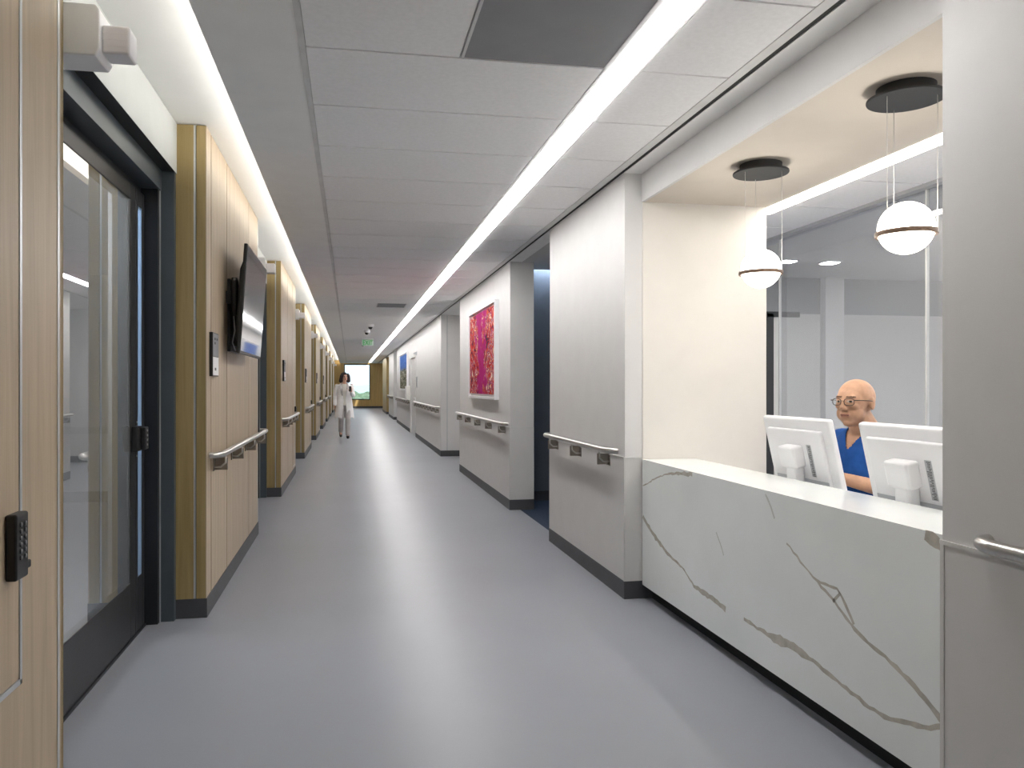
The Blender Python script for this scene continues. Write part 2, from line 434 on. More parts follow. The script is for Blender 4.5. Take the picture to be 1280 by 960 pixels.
# alcove header walls above the doors and steel casings, one set per alcove
for k in range(9):
    ya, yb = (2.40 if k == 0 else Y0 + P * (k - 1) + PL), Y0 + P * k
    if k == 8: yb = YE
    b = MB()
    b.box((-1.29, ya, 2.537), (XH, yb, ZK - 0.002), 'header')
    b.box((-1.29, ya, 2.425), (XF, yb, 2.537), 'casing')
    b.box((-1.29, ya, 2.385), (XD - 0.02, yb, 2.425), 'frame_black')
    b.box((XF - 0.002, ya, 2.5365), (XH - 0.001, yb, 2.5395), 'frame_black')
    b.box((XF - 0.01, yb - 0.045, 0), (XH - 0.005, yb - 0.001, 2.537), 'casing')
    b.box((-1.29, yb - 0.09, 0), (XF - 0.012, yb - 0.001, 2.425), 'frame_black')
    b.box((XF - 0.013, yb - 0.052, 0), (XF - 0.006, yb - 0.044, 2.425), 'alu')
    b.box((XF - 0.01, ya + 0.001, 0), (XH - 0.005, ya + 0.045, 2.537), 'casing')
    b.box((-1.29, ya + 0.001, 0), (XF - 0.012, ya + 0.09, 2.425), 'frame_black')
    struct(b.build('wall_left'))

# glazed sliding doors in the alcoves
def sliding_door(ya, yb):
    r = bpy.data.objects.new('door_1', None); C.objects.link(r); r.location = (XD, (ya + yb) / 2, 0); r['kind'] = 'structure'
    ym = yb - 0.275                                           # meeting line of the two leaves
    z1 = 2.384
    def leaf(y0, y1, sw0, sw1, name):
        b = MB(); x0, x1 = XD - 0.045, XD
        b.box((x0, y0, 0.012), (x1, y0 + sw0, z1), 'frame', 0.003); b.box((x0, y1 - sw1, 0.012), (x1, y1, z1), 'frame', 0.003)
        b.box((x0, y0 + sw0, 0.012), (x1, y1 - sw1, 0.30), 'frame', 0.003); b.box((x0, y0 + sw0, 2.30), (x1, y1 - sw1, z1), 'frame', 0.003)
        for a, c, d, e in ((y0 + sw0, y0 + sw0 + 0.012, 0.30, 2.30), (y1 - sw1 - 0.012, y1 - sw1, 0.30, 2.30)):
            b.box((XD - 0.035, a, d), (XD - 0.013, c, e), 'frame_black')
        return b.build(name, r)
    l1 = leaf(ya + 0.10, ym - 0.004, 0.09, 0.092, 'door_leaf')
    MB().box((XD - 0.012, ya + 0.189, 0.299), (XD - 0.004, ym - 0.094, 2.301), 'glass').build('pane', l1)
    l2 = leaf(ym, yb - 0.095, 0.045, 0.045, 'side_leaf')
    MB().box((XD - 0.012, ym + 0.044, 0.299), (XD - 0.004, yb - 0.139, 2.301), 'glass_side').build('pane', l2)
    b = MB()
    b.box((XD, ym - 0.085, 0.985), (XD + 0.03, ym + 0.03, 1.115), 'dark_plastic', 0.004)
    b.box((XD + 0.03, ym - 0.02, 0.99), (XD + 0.055, ym + 0.045, 1.11), 'frame', 0.006)
    lk = b.build('lock_box', r)
    b = MB()
    for i in range(4): b.cyl((XD + 0.055, ym + 0.012, 1.015 + i * 0.025), (XD + 0.058, ym + 0.012, 1.015 + i * 0.025), 0.006, 'alu', 10)
    for z in (1.135, 0.955): b.cyl((XD, ym + 0.018, z), (XD + 0.003, ym + 0.018, z), 0.006, 'alu', 10)
    b.build('screw', lk)
    b = MB(); b.box((XD - 0.06, ya + 0.09, 0.0), (XD + 0.008, yb - 0.09, 0.012), 'frame_black'); b.build('threshold', r)
    return r
for k in range(4):
    ya, yb = (2.40 if k == 0 else Y0 + P * (k - 1) + PL), Y0 + P * k
    d = sliding_door(ya, yb); d.name = 'door_%d' % (k + 1)
# rooms behind: a lit patient room behind the first door, plain closed walls behind the rest
b = MB()
b.box((-1.29, YB, 0), (-1.20, 2.49, 2.9), 'white'); b.box((-1.29, Y0 + 0.0, 2.4), (-1.25, YE, 2.9), 'white')
struct(b.build('wall_left'))
b = MB()
b.box((-5.0, 9.5, 0), (-1.30, 9.6, 2.6), 'white'); b.box((-5.1, 1.0, 0), (-5.0, 9.6, 2.6), 'greyblue')
b.box((-5.0, 0.9, 0), (-1.30, 1.0, 2.6), 'white')
b.box((-5.0, 9.46, 0.78), (-1.30, 9.5, 0.86), 'plastic_grey'); b.box((-5.0, 9.48, 0), (-1.30, 9.5, 0.12), 'base')
b.box((-1.34, 4.66, 0), (-1.295, 9.5, 2.6), 'white')
struct(b.build('wall_back'))
struct(MB().box((-5.1, 0.9, 2.6), (-1.30, 9.6, 2.65), 'drywall').build('ceiling.002'))
rl = thing('room_ceiling_light', 'bright square ceiling light seen through the glazed sliding door', 'ceiling light', (-1.95, 4.2, 2.6))
MB().box((-2.25, 3.9, 2.592), (-1.65, 4.5, 2.6), 'grid').build('frame', rl)
MB().box((-2.22, 3.93, 2.588), (-1.68, 4.47, 2.592), 'bedlamp').build('diffuser', rl)
# closed room walls behind doors two to four
for k in range(1, 9):
    ya, yb = Y0 + P * (k - 1) + PL, Y0 + P * k
    if k == 8: yb = YE
    if k < 4: struct(MB().box((-1.36, ya, 0), (-1.30, yb, 2.5), 'greyblue').build('wall_left'))
    else: struct(MB().box((-1.29, ya + 0.09, 0), (XD - 0.02, yb - 0.09, 2.42), 'frame').build('wall_left'))

# ------------------------------------------------------------------ right side walls
def pier_right(y0, y1, xd, ends=(True, True), wains=True, endm='white'):
    b = MB()
    b.box((XR, y0, 0), (xd, y1, ZC), 'white')
    if wains:
        b.box((XR - 0.004, y0 + 0.012, BH), (XR, y1 - 0.012, 0.872), 'rigid')
        b.box((XR - 0.008, y0 - 0.001, 0.872), (XR, y1 + 0.001, 0.884), 'trimwhite')
        for yc in (y0, y1 - 0.012):
            b.box((XR - 0.006, yc - (0.003 if yc == y0 else 0), BH), (XR, yc + 0.012 + (0.003 if yc != y0 else 0), 0.872), 'trimwhite')
        for e, yy, s_ in ((ends[0], y0, -1), (ends[1], y1, 1)):
            if e:
                ya, yb = sorted((yy, yy + s_ * 0.004))
                b.box((XR + 0.001, ya, BH), (xd if xd < 2.2 else XR + 0.108, yb, 0.872), 'rigid')
                ya, yb = sorted((yy, yy + s_ * 0.008))
                b.box((XR - 0.004, ya, 0.872), (xd if xd < 2.2 else XR + 0.108, yb, 0.884), 'trimwhite')
    b.box((XR - 0.008, y0 - 0.006, 0), (XR, y1 + 0.006, BH), 'base')
    for yy, s_ in ((y0, -1), (y1, 1)):
        ya, yb = sorted((yy, yy + s_ * 0.008))
        b.box((XR - 0.006, ya, 0), (xd, yb, BH), 'base')
    return b
struct(pier_right(YB, 1.975, 2.645).build('wall_right'))
struct(pier_right(4.60, 6.43, 2.645).build('wall_right.001'))
struct(pier_right(8.10, 11.92, 1.95).build('wall_right.002'))
struct(pier_right(14.45, 20.08, 3.2).build('wall_right.003'))
struct(pier_right(21.85, 28.2, 3.2).build('wall_right.004'))
struct(pier_right(30.3, 34.0, 3.2).build('wall_right.005'))
# wood clad length near the end window
b = MB(); b.box((XR, 36.2, BH), (3.2, 40.4, ZC), 'wood_dark'); b.box((XR - 0.006, 36.2, 0), (3.2, 40.4, BH), 'base')
struct(b.build('wall_right.006'))
# recess rooms on the right: closed backs
b = MB()
b.box((2.60, 6.43, 0), (2.645, 8.73, ZC + 0.3), 'slate')
b.box((1.95, 8.73, 0), (2.645, 8.83, ZC + 0.3), 'slate'); b.box((1.95, 8.72, 0), (2.60, 8.73, BH), 'base')
b.box((1.82, 8.10, ZC), (1.95, 8.73, ZC + 0.3), 'slate')
struct(b.build('wall_right.007'))
struct(MB().box((1.82, 6.43, ZC), (2.60, 8.60, ZC + 0.05), 'greyblue').box((1.95, 8.60, ZC + 0.25), (2.60, 8.73, ZC + 0.3), 'cove').box((1.95, 8.57, ZC + 0.05), (2.60, 8.60, ZC + 0.25), 'cove').build('ceiling.003'))
b = MB()
b.box((3.0, 11.92, 0), (3.1, 14.45, ZC), 'white'); b.box((2.99, 11.92, 0), (3.0, 14.45, BH), 'base')
b.box((1.95, 11.86, 0), (3.1, 11.92, ZC), 'white'); b.box((1.95, 8.83, 0), (3.1, 8.9, ZC), 'white')
b.box((3.2, 27, 0), (3.3, 31, ZC), 'white'); b.box((3.2, 33.9, 0), (3.3, 36.3, ZC), 'white'); b.box((3.0, 40.4, 0), (3.1, YE, ZC), 'white')
b.box((XR, 20.08, 2.16), (1.9, 21.85, ZC), 'white')
struct(b.build('wall_right.008'))
struct(MB().box((1.82, 8.83, ZC), (3.4, YE, ZC + 0.05), 'drywall').build('ceiling.004'))
wl = thing('wall_wash_light', 'pale wall washer light in the ceiling slot over the slate blue wall', 'ceiling light', (2.28, 8.66, ZC + 0.2))
b = MB()
b.box((1.98, 8.62, ZC + 0.20), (2.58, 8.66, ZC + 0.212), 'wash')
b.build('lamp_tape', wl)
MB().box((1.96, 8.61, ZC + 0.213), (2.59, 8.67, ZC + 0.235), 'alu').build('channel', wl)
# thin corner guard line on the white return wall
struct(MB().box((1.80, 14.444, BH), (1.812, 14.45, ZC - 0.01), 'plastic_grey').build('trim_1'))
# white door in the right wall
d = bpy.data.objects.new('door_5', None); C.objects.link(d); d.location = (XR, 21, 0); d['kind'] = 'structure'
b = MB()
for ya, yb in ((20.08, 20.16), (21.77, 21.85)): b.box((XR - 0.012, ya, 0), (XR + 0.12, yb, 2.16), 'trimwhite')
b.box((XR - 0.012, 20.16, 2.08), (XR + 0.12, 21.77, 2.16), 'trimwhite'); b.build('door_frame', d)
b = MB(); b.box((XR + 0.03, 20.16, 0.01), (XR + 0.075, 21.77, 2.08), 'rigid'); lf = b.build('door_leaf', d)
b = MB(); b.tube([(XR + 0.03, 20.27, 1.0), (XR - 0.02, 20.27, 1.0), (XR - 0.02, 20.40, 1.0)], 0.010, 'steel', 8); b.build('door_handle', lf)

# ------------------------------------------------------------------ end wall with the window
b = MB()
wx0, wx1, wz0, wz1 = -0.325, 1.205, 0.49, 2.60
b.box((-1.3, YE, 0), (wx0, YE + 0.2, ZK), 'wood_end'); b.box((wx1, YE, 0), (3.1, YE + 0.2, ZK), 'wood_end')
b.box((wx0, YE, 0), (wx1, YE + 0.2, wz0), 'wood_end'); b.box((wx0, YE, wz1), (wx1, YE + 0.2, ZK), 'wood_end')
b.box((-1.3, YE - 0.01, 0), (3.0, YE, BH), 'base')
struct(b.build('wall_back.001'))
wn = bpy.data.objects.new('window_1', None); C.objects.link(wn); wn.location = (0.44, YE, 0.49); wn['kind'] = 'structure'
b = MB()
for x0, x1, z0, z1 in ((wx0, wx0 + 0.05, wz0, wz1), (wx1 - 0.05, wx1, wz0, wz1), (wx0 + 0.05, wx1 - 0.05, wz0, wz0 + 0.05), (wx0 + 0.05, wx1 - 0.05, wz1 - 0.05, wz1)):
    b.box((x0, YE - 0.01, z0), (x1, YE + 0.12, z1), 'frame')
b.build('window_frame', wn)
MB().box((wx0 + 0.05, YE + 0.06, wz0 + 0.05), (wx1 - 0.05, YE + 0.07, wz1 - 0.05), 'glass_window').build('pane', wn)
# wall closing the corridor behind the camera
struct(MB().box((-6, YB - 0.1, 0), (8, YB, 3.0), 'white').build('wall_front'))

# outdoors: far landscape seen from a high floor
gm = bpy.data.materials.new('distant_green_landscape'); gm.use_nodes = True
n = gm.node_tree; bs = n.nodes['Principled BSDF']; bs.inputs['Roughness'].default_value = 0.9
t = n.nodes.new('ShaderNodeTexCoord'); nz = n.nodes.new('ShaderNodeTexNoise'); nz.inputs['Scale'].default_value = 0.03; nz.inputs['Detail'].default_value = 8
n.links.new(t.outputs['Object'], nz.inputs[0]); rr = n.nodes.new('ShaderNodeValToRGB')
rr.color_ramp.elements[0].position = 0.35; rr.color_ramp.elements[0].color = lin((70, 110, 70))
rr.color_ramp.elements[1].position = 0.7; rr.color_ramp.elements[1].color = lin((210, 214, 205))
e = rr.color_ramp.elements.new(0.55); e.color = lin((122, 158, 116))
n.links.new(nz.outputs[0], rr.inputs[0]); n.links.new(rr.outputs[0], bs.inputs['Base Color'])
M['land'] = gm
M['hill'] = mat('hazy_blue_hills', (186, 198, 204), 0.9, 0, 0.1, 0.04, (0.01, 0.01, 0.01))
M['foliage'] = mat('distant_tree_foliage', (104, 120, 98), 0.9, 0, 0.1, 0.25, (0.6, 0.6, 0.6))
struct(MB().box((-600, 60, -14), (600, 1500, -12), 'land').build('ground'))
b = MB(); pts = [(-400, 0)]
for i in range(41): pts.append((-400 + 20 * i, 18 + 2.0 * math.sin(i * 0.9) + 1.2 * math.sin(i * 2.3)))
pts.append((400, 0))
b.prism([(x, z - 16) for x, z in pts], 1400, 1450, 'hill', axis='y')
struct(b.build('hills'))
TREES = ((2.5, 190, 6.2), (6.0, 205, 6.8), (-1.5, 215, 6.4), (9.5, 240, 7.0), (4.0, 255, 7.2), (0.5, 285, 7.4), (8.0, 300, 7.8), (12.5, 320, 8.0), (4.5, 345, 8.2), (-3.0, 330, 8.0), (10.0, 380, 8.6), (0.0, 400, 8.8))
for i, (tx, ty, th) in enumerate(TREES):
    b = MB(); tr = 5.0 + (i % 3) * 0.6; zt = -12 + th + 1.5
    for j in range(9):
        a = j * 2.4; b.ell((tx + math.cos(a) * tr * 0.5 * (j > 0), ty + math.sin(a) * tr * 0.5 * (j > 0), zt - tr * 0.5 + 0.3 * (j % 4)), (tr * 0.5, tr * 0.5, tr * 0.42), 'foliage', u=12, v=8)
    t_ = thing('tree', 'distant green treetops far below, seen through the end window', 'tree', (tx, ty, -12), 'trees beyond the end window')
    b.build('crown', t_); MB().cyl((tx, ty, -12), (tx, ty, zt - tr * 0.5), 0.4, 'wood_dark', 8).build('trunk', t_)
sun_d = bpy.data.lights.new('sun', 'SUN'); sun_d.energy = 2.6; sun_d.angle = R(2)
sun = bpy.data.objects.new('sun', sun_d); C.objects.link(sun); sun.rotation_euler = (R(42), 0, R(20))

# ------------------------------------------------------------------ reception alcove
b = MB()
b.box((1.805, 4.594, 0.0), (2.644, 4.600, ZS), 'cream')                      # cream side wall
struct(b.build('wall_side'))
b = MB(); b.box((XC, 1.975, ZS), (XC + 0.02, 4.60, ZC), 'white')
struct(b.build('trim_2'))
b = MB()
b.box((XC + 0.02, 1.975, ZS), (2.648, 4.60, ZS + 0.05), 'beige')
struct(b.build('ceiling.005'))
sl = thing('soffit_light', 'slim linear light at the inner edge of the beige reception soffit', 'ceiling light', (2.715, 3.0, ZS))
b = MB(); y = 0.6
while y < 4.75:
    b.box((2.656, y, ZS - 0.004), (2.768, min(y + 0.7, 4.76), ZS + 0.012), 'soffitlamp'); y += 0.7
b.build('diffuser', sl)
b = MB(); b.box((2.649, 0.6, ZS), (2.655, 4.76, ZS + 0.05), 'grid'); b.box((2.769, 0.6, ZS), (2.775, 4.76, ZS + 0.05), 'grid'); b.box((2.655, 0.6, ZS + 0.013), (2.769, 4.76, ZS + 0.03), 'grid')
b.build('housing', sl)
# inner ceiling between soffit and glass
b = MB()
b.box((2.776, -0.5, ZS + 0.012), (3.22, 8.0, ZS + 0.05), 'grid')
y = -0.5
while y < 8.0:
    b.box((2.778, y + 0.005, ZS), (3.218, min(y + 0.62, 8.0), ZS + 0.02), 'tile'); y += 0.63
b.box((3.22, -0.5, ZS - 0.02), (3.34, 8.0, ZS + 0.05), 'plastic_grey')
struct(b.build('ceiling.006'))
struct(MB().box((2.646, 4.765, ZS), (2.774, 8.0, ZS + 0.05), 'drywall').build('ceiling.008'))
struct(MB().box((1.84, -0.6, ZS + 0.055), (2.646, 4.59, ZS + 0.08), 'drywall').box((2.646, -0.6, ZS + 0.055), (3.34, 8.1, ZS + 0.08), 'drywall').build('ceiling.009'))
# office behind the glass
b = MB()
b.box((3.34, -0.5, 2.55), (8.0, 8.0, 2.6), 'greyblue')
struct(b.build('ceiling.007'))
b = MB()
b.box((2.645, 8.0, 0), (8.0, 8.1, 2.14), 'greyblue'); b.box((2.645, 8.0, 2.14), (8.0, 8.1, 2.6), 'greydark')
b.box((4.6, 7.975, 0), (4.68, 8.0, 2.14), 'frame_black'); b.box((4.6, 7.975, 2.10), (5.0, 8.0, 2.16), 'frame_black')
b.box((5.27, 7.9, 0), (5.5, 8.0, 2.55), 'white')
b.box((2.645, 6.43, 0), (2.70, 8.0, 2.6), 'greydark')
struct(b.build('wall_back.002'))
struct(MB().box((8.0, -0.6, 0), (8.1, 8.1, 2.6), 'greyblue').box((2.645, -0.6, 0), (8.1, -0.5, 2.6), 'white').build('wall_side.001'))
# glass partition: panes, seams
gp = bpy.data.objects.new('window_2', None); C.objects.link(gp); gp.location = (3.28, 4, 0); gp['kind'] = 'structure'
yy = [5.50, 3.95, 2.40, 0.85]
for i in range(3):
    MB().box((3.274, yy[i + 1] + 0.004, 0.02), (3.286, yy[i] - 0.004, ZS - 0.02), 'glass_office').build('pane', gp)
b = MB()
for y in yy: b.box((3.270, y - 0.007, 0.02), (3.290, y + 0.004, ZS - 0.02), 'trimwhite')
b.box((3.25, 0.85, 0), (3.31, 5.5, 0.03), 'alu'); b.build('window_frame', gp)
for i, (x, y) in enumerate(((4.22, 6.95), (4.68, 6.95), (4.6, 4.2), (6.6, 2.6))):
    r_ = thing('recessed_downlight', ['small square downlight in the office ceiling, just past the glass edge', 'small square downlight in the office ceiling, second from the glass edge',
               'square downlight over the middle of the office behind the glass', 'square downlight deep in the office behind the glass'][i], 'ceiling light', (x, y, 2.55), 'downlights in the office behind the glass')
    MB().box((x - 0.08, y - 0.08, 2.543), (x + 0.08, y + 0.08, 2.55), 'grid').build('frame', r_)
    MB().box((x - 0.065, y - 0.065, 2.539), (x + 0.065, y + 0.065, 2.543), 'roomlamp').build('diffuser', r_)

ol = thing('office_fill_light', 'added linear fill light, out of view in the office behind the glass', 'ceiling light', (5.5, 3, 2.55))  # fill lamp added behind the near pier to brighten the office
MB().box((5.50, 0.4, 2.541), (5.70, 5.6, 2.549), 'grid').build('housing', ol)
b = MB()
for i in range(5): b.box((5.52, 0.42 + i * 1.03, 2.536), (5.68, 0.42 + (i + 1) * 1.03, 2.541), 'roomlamp')
b.build('diffuser', ol)
# reception counter
rc = thing('reception_counter', 'white marble reception counter with taupe veins under the globe pendants', 'counter', (1.9, 3.3, 0))
CY0, CY1 = 1.986, 4.588
def vein(b, pts, wd, m, x):
    """an inlaid ribbon in the slab's face"""
    random.seed(len(pts) * 17 + int(pts[0][0] * 100))
    P_ = []
    for i in range(len(pts) - 1):
        (a, c), (d, e) = pts[i], pts[i + 1]
        nn = max(2, int(math.hypot(d - a, e - c) / 0.025))
        for j in range(nn):
            f = j / nn; P_.append((a + (d - a) * f + random.uniform(-1, 1) * 0.004, c + (e - c) * f + random.uniform(-1, 1) * 0.004, (i + f) / (len(pts) - 1)))
    P_.append((*pts[-1], 1.0))
    L, R_ = [], []
    for i, (y, z, f) in enumerate(P_):
        y2, z2, _ = P_[min(i + 1, len(P_) - 1)]; y1, z1, _ = P_[max(i - 1, 0)]
        d = Vector((y2 - y1, z2 - z1)); d = d.normalized() if d.length > 0 else Vector((1, 0)); nn = Vector((-d.y, d.x))
        ww = (wd(f) if callable(wd) else wd) * (0.7 + 0.6 * random.random()) / 2 * 1.25
        L.append((x, y + nn.x * ww, z + nn.y * ww)); R_.append((x, y - nn.x * ww, z - nn.y * ww))
    for i in range(len(P_) - 1): b.quad([L[i], R_[i], R_[i + 1], L[i + 1]], m)
b = MB()
b.box((XC, CY0, 0.088), (XC + 0.03, CY1, 0.858), 'marble')
XV = XC - 0.0005
vein(b, [(4.576, 0.516), (4.425, 0.44), (4.225, 0.372), (3.976, 0.324), (3.851, 0.265), (3.641, 0.26), (3.5, 0.241)], lambda f: 0.016 + 0.008 * math.sin(f * 9), 'vein', XV)
vein(b, [(3.323, 0.253), (3.204, 0.243), (3.092, 0.242), (2.913, 0.258), (2.774, 0.245), (2.626, 0.222), (2.473, 0.202), (2.369, 0.199), (2.272, 0.223), (2.182, 0.242), (2.104, 0.279)], lambda f: 0.013 + 0.022 * math.exp(-((f - 0.27) / 0.08) ** 2), 'vein', XV)
vein(b, [(2.97, 0.671), (2.865, 0.618), (2.752, 0.565), (2.646, 0.516), (2.548, 0.458), (2.473, 0.433), (2.336, 0.398), (2.226, 0.356), (2.153, 0.326), (2.095, 0.29)], lambda f: 0.006 + 0.012 * f, 'vein', XV)
vein(b, [(2.752, 0.565), (2.626, 0.571), (2.577, 0.523), (2.529, 0.464)], 0.010, 'vein', XV)
vein(b, [(2.656, 0.511), (2.606, 0.558)], 0.009, 'vein', XV)
vein(b, [(4.576, 0.702), (4.374, 0.778), (4.154, 0.832), (3.872, 0.856)], lambda f: 0.006 + 0.03 * max(0, f - 0.5), 'vein', XV)
vein(b, [(2.175, 0.856), (2.125, 0.84), (2.095, 0.826)], 0.03, 'vein', XV)
vein(b, [(3.133, 0.856), (3.092, 0.806), (3.06, 0.758)], 0.008, 'vein_soft', XV)
vein(b, [(3.60, 0.60), (3.55, 0.55), (3.52, 0.5)], 0.006, 'vein_soft', XV)
b.build('front_panel', rc)
b = MB(); b.box((XC, CY0, 0.858), (2.15, CY1, 0.870), 'marble'); b.box((2.12, CY0, 0.74), (2.15, CY1, 0.858), 'marble'); b.build('ledge_top', rc)
MB().box((XC + 0.065, CY0, 0), (XC + 0.09, CY1, 0.10), 'black').build('toe_kick', rc)
b = MB(); b.box((XC + 0.03, CY0, 0.70), (2.52, CY1, 0.735), 'desk', 0.004); b.build('work_surface', rc)
for y in (CY0 + 0.1, (CY0 + CY1) / 2 + 0.9, CY1 - 0.06): MB().box((XC + 0.09, y, 0), (2.46, y + 0.03, 0.70), 'desk').build('support_panel', rc)

# globe pendants over the counter
def pendant(x, y, label):
    p = thing('globe_pendant', label, 'pendant lamp', (x, y, ZS), 'globe pendants over the counter')
    MB().lathe([(0.0, 0.0), (0.105, 0.0), (0.105, -0.040), (0.0, -0.040)], (x, y, ZS), 'canopy', 48).lathe([(0.0, -0.040), (0.139, -0.040), (0.140, -0.046), (0.138, -0.05), (0.0, -0.05)], (x, y, ZS), 'canopy', 64).build('canopy', p, 30)
    zc = 1.937
    MB().ell((x, y, zc), (0.1, 0.1, 0.1), 'globe', u=48, v=32).build('globe_shade', p)
    zr = zc - 0.022
    MB().lathe([(0.0985, -0.009), (0.109, -0.009), (0.110, -0.006), (0.110, 0.006), (0.109, 0.009), (0.0985, 0.009), (0.0985, -0.009)], (x, y, zr), 'ring', 64).build('ring', p, 30)
    for a in (R(75), R(195), R(315)):
        MB().cyl((x + 0.106 * math.cos(a), y + 0.106 * math.sin(a), zr + 0.008), (x + 0.106 * math.cos(a), y + 0.106 * math.sin(a), ZS - 0.05), 0.0012, 'wire', 6).build('suspension_cable', p)
    return p
pendant(2.112, 2.655, 'large lit globe pendant over the counter, beside the white pier at its near end')
pendant(2.105, 3.712, 'lit globe pendant over the counter, beside the cream side wall')

# ------------------------------------------------------------------ computer monitors
def monitor(yc, label, x=2.255, w_=0.56):
    z0 = 0.735
    r = thing('computer_monitor', label, 'monitor', (x + 0.05, yc, z0), 'monitors on the reception desk')
    h_, zb = 0.375, 0.803
    tilt = Matrix.Translation((x, yc, zb)) @ Matrix.Rotation(R(-13), 4, 'Y')
    # local: +x towards the user, z up the panel
    b = MB(); b.box((0.0, -w_ / 2, 0), (0.035, w_ / 2, h_), 'plastic', 0.012, tilt, 3); b.build('housing', r)
    b = MB(); b.box((0.034, -w_ / 2 + 0.02, 0.02), (0.0365, w_ / 2 - 0.02, h_ - 0.02), 'screen', 0, tilt); b.build('screen', r)
    b = MB(); b.box((-0.016, -w_ / 2 + 0.055, 0.035), (0.004, w_ / 2 - 0.055, h_ - 0.055), 'plastic', 0.008, tilt, 3)
    b.box((-0.0168, -w_ / 2 + 0.06, 0.028), (-0.004, w_ / 2 - 0.06, 0.075), 'plastic_grey', 0.003, tilt)
    bk = b.build('back_cover', r)
    b = MB(); b.box((-0.075, -0.068, 0.135), (-0.014, 0.068, 0.245), 'plastic', 0.012, tilt, 3); b.build('mount_block', r)
    b = MB(); b.prism([(x - 0.085, z0 + 0.012), (x - 0.03, z0 + 0.012), (x - 0.04, zb + 0.19), (x - 0.098, zb + 0.17)], yc - 0.042, yc + 0.042, 'plastic', 'y', 0.012); b.build('stand', r)
    b = MB(); b.box((x - 0.10, yc - 0.12, z0), (x + 0.11, yc + 0.12, z0 + 0.014), 'plastic', 0.006); b.build('foot', r)
    # rating sticker with printed rows
    b = MB(); b.box((-0.0172, -0.135, 0.09), (-0.0158, -0.10, 0.25), 'plastic_grey', 0, tilt)
    random.seed(3)
    for i in range(24):
        zz = 0.094 + i * 0.0064; y0 = -0.132 + random.random() * 0.006; y1 = -0.118 + random.random() * 0.015
        b.box((-0.0178, y0, zz), (-0.0171, y1, zz + 0.0028), 'dark_plastic', 0, tilt)
    b.build('rating_sticker', bk)
    b = MB()
    b.tube([(x - 0.005, yc - 0.05, zb + 0.04), (x - 0.03, yc - 0.06, 0.80), (x - 0.04, yc - 0.075, 0.752), (x - 0.06, yc - 0.11, 0.742)], 0.004, 'dark_plastic', 8)
    b.tube([(x + 0.0, yc - 0.15, zb + 0.045), (x - 0.03, yc - 0.16, 0.79), (x - 0.05, yc - 0.13, 0.755), (x - 0.06, yc - 0.09, 0.743)], 0.004, 'dark_plastic', 8); b.build('cable', r)
    return r
monitor(3.53, 'white computer monitor seen from behind, beside the cream side wall', w_=0.57)
monitor(2.745, 'white computer monitor seen from behind, nearest the white pier', w_=0.57)

# ------------------------------------------------------------------ handrails
def handrail(xw, s, y0, y1, nb, label, z=0.925, name_group='steel wall handrails'):
    """s: +1 rail stands towards +x from a wall at xw"""
    r = thing('handrail', label, 'handrail', (xw, (y0 + y1) / 2, z), name_group)
    xo = xw + s * 0.072; a = s * 0.010
    def arc(yc, sg): return [(xw + s * (0.012 + 0.06 * math.sin(t)), yc + sg * 0.09 * (1 - math.cos(t)) , z) for t in [R(x) for x in (0, 20, 40, 60, 75, 90)]]
    pts = [(xw + s * 0.010, y0, z)] + arc(y0, 1)
    e = arc(y1, -1)
    pts += [(xo, y0 + 0.35, z), (xo, y1 - 0.35, z)] + e[::-1] + [(xw + s * 0.010, y1, z)]
    MB().tube(pts, 0.019, 'steel', 14).build('rail', r)
    for i in range(nb):
        yb = y0 + 0.20 + (y1 - y0 - 0.40) * i / max(1, nb - 1)
        b = MB(); xa, xb = sorted((xw, xw + s * 0.082))
        b.box((xa, yb - 0.006, z - 0.105), (xb, yb + 0.006, z - 0.032), 'bracket', 0.002)
        xa, xb = sorted((xw, xw + s * 0.008)); b.box((xa, yb - 0.035, z - 0.11), (xb, yb + 0.035, z - 0.028), 'bracket', 0.002)
        b.tube([(xw + s * 0.006, yb - 0.025, z - 0.085), (xw + s * 0.045, yb - 0.025, z - 0.085), (xo, yb - 0.02, z - 0.06), (xo, yb - 0.015, z - 0.012)], 0.006, 'steel', 8)
        b.build('bracket', r)
    return r
handrail(XL, 1, 4.70, 7.26, 4, 'steel handrail on the pale wood pier under the wall television')
for k, tx in zip(range(1, 6), ('second', 'third', 'fourth', 'fifth', 'sixth')):
    handrail(XL, 1, Y0 + P * k + 0.05, Y0 + P * k + 2.2, 4, 'steel handrail on the %s wood pier along the door side' % tx)
handrail(XR, -1, 4.70, 6.38, 3, 'steel handrail on the white pier next to the marble counter', 0.915)
handrail(XR, -1, 8.16, 11.88, 5, 'steel handrail under the magenta painting', 0.915)
handrail(XR, -1, 14.6, 19.9, 8, 'long steel handrail on the white wall before the flush door', 0.915)
handrail(XR, -1, 21.95, 28.0, 8, 'steel handrail under the blue painting', 0.915)
handrail(XR, -1, 30.5, 33.9, 4, 'short steel handrail on the last white wall near the wood end wall', 0.915)
handrail(XR, -1, -1.6, 1.80, 4, 'steel handrail on the white pier at the near end of the counter', 0.915)

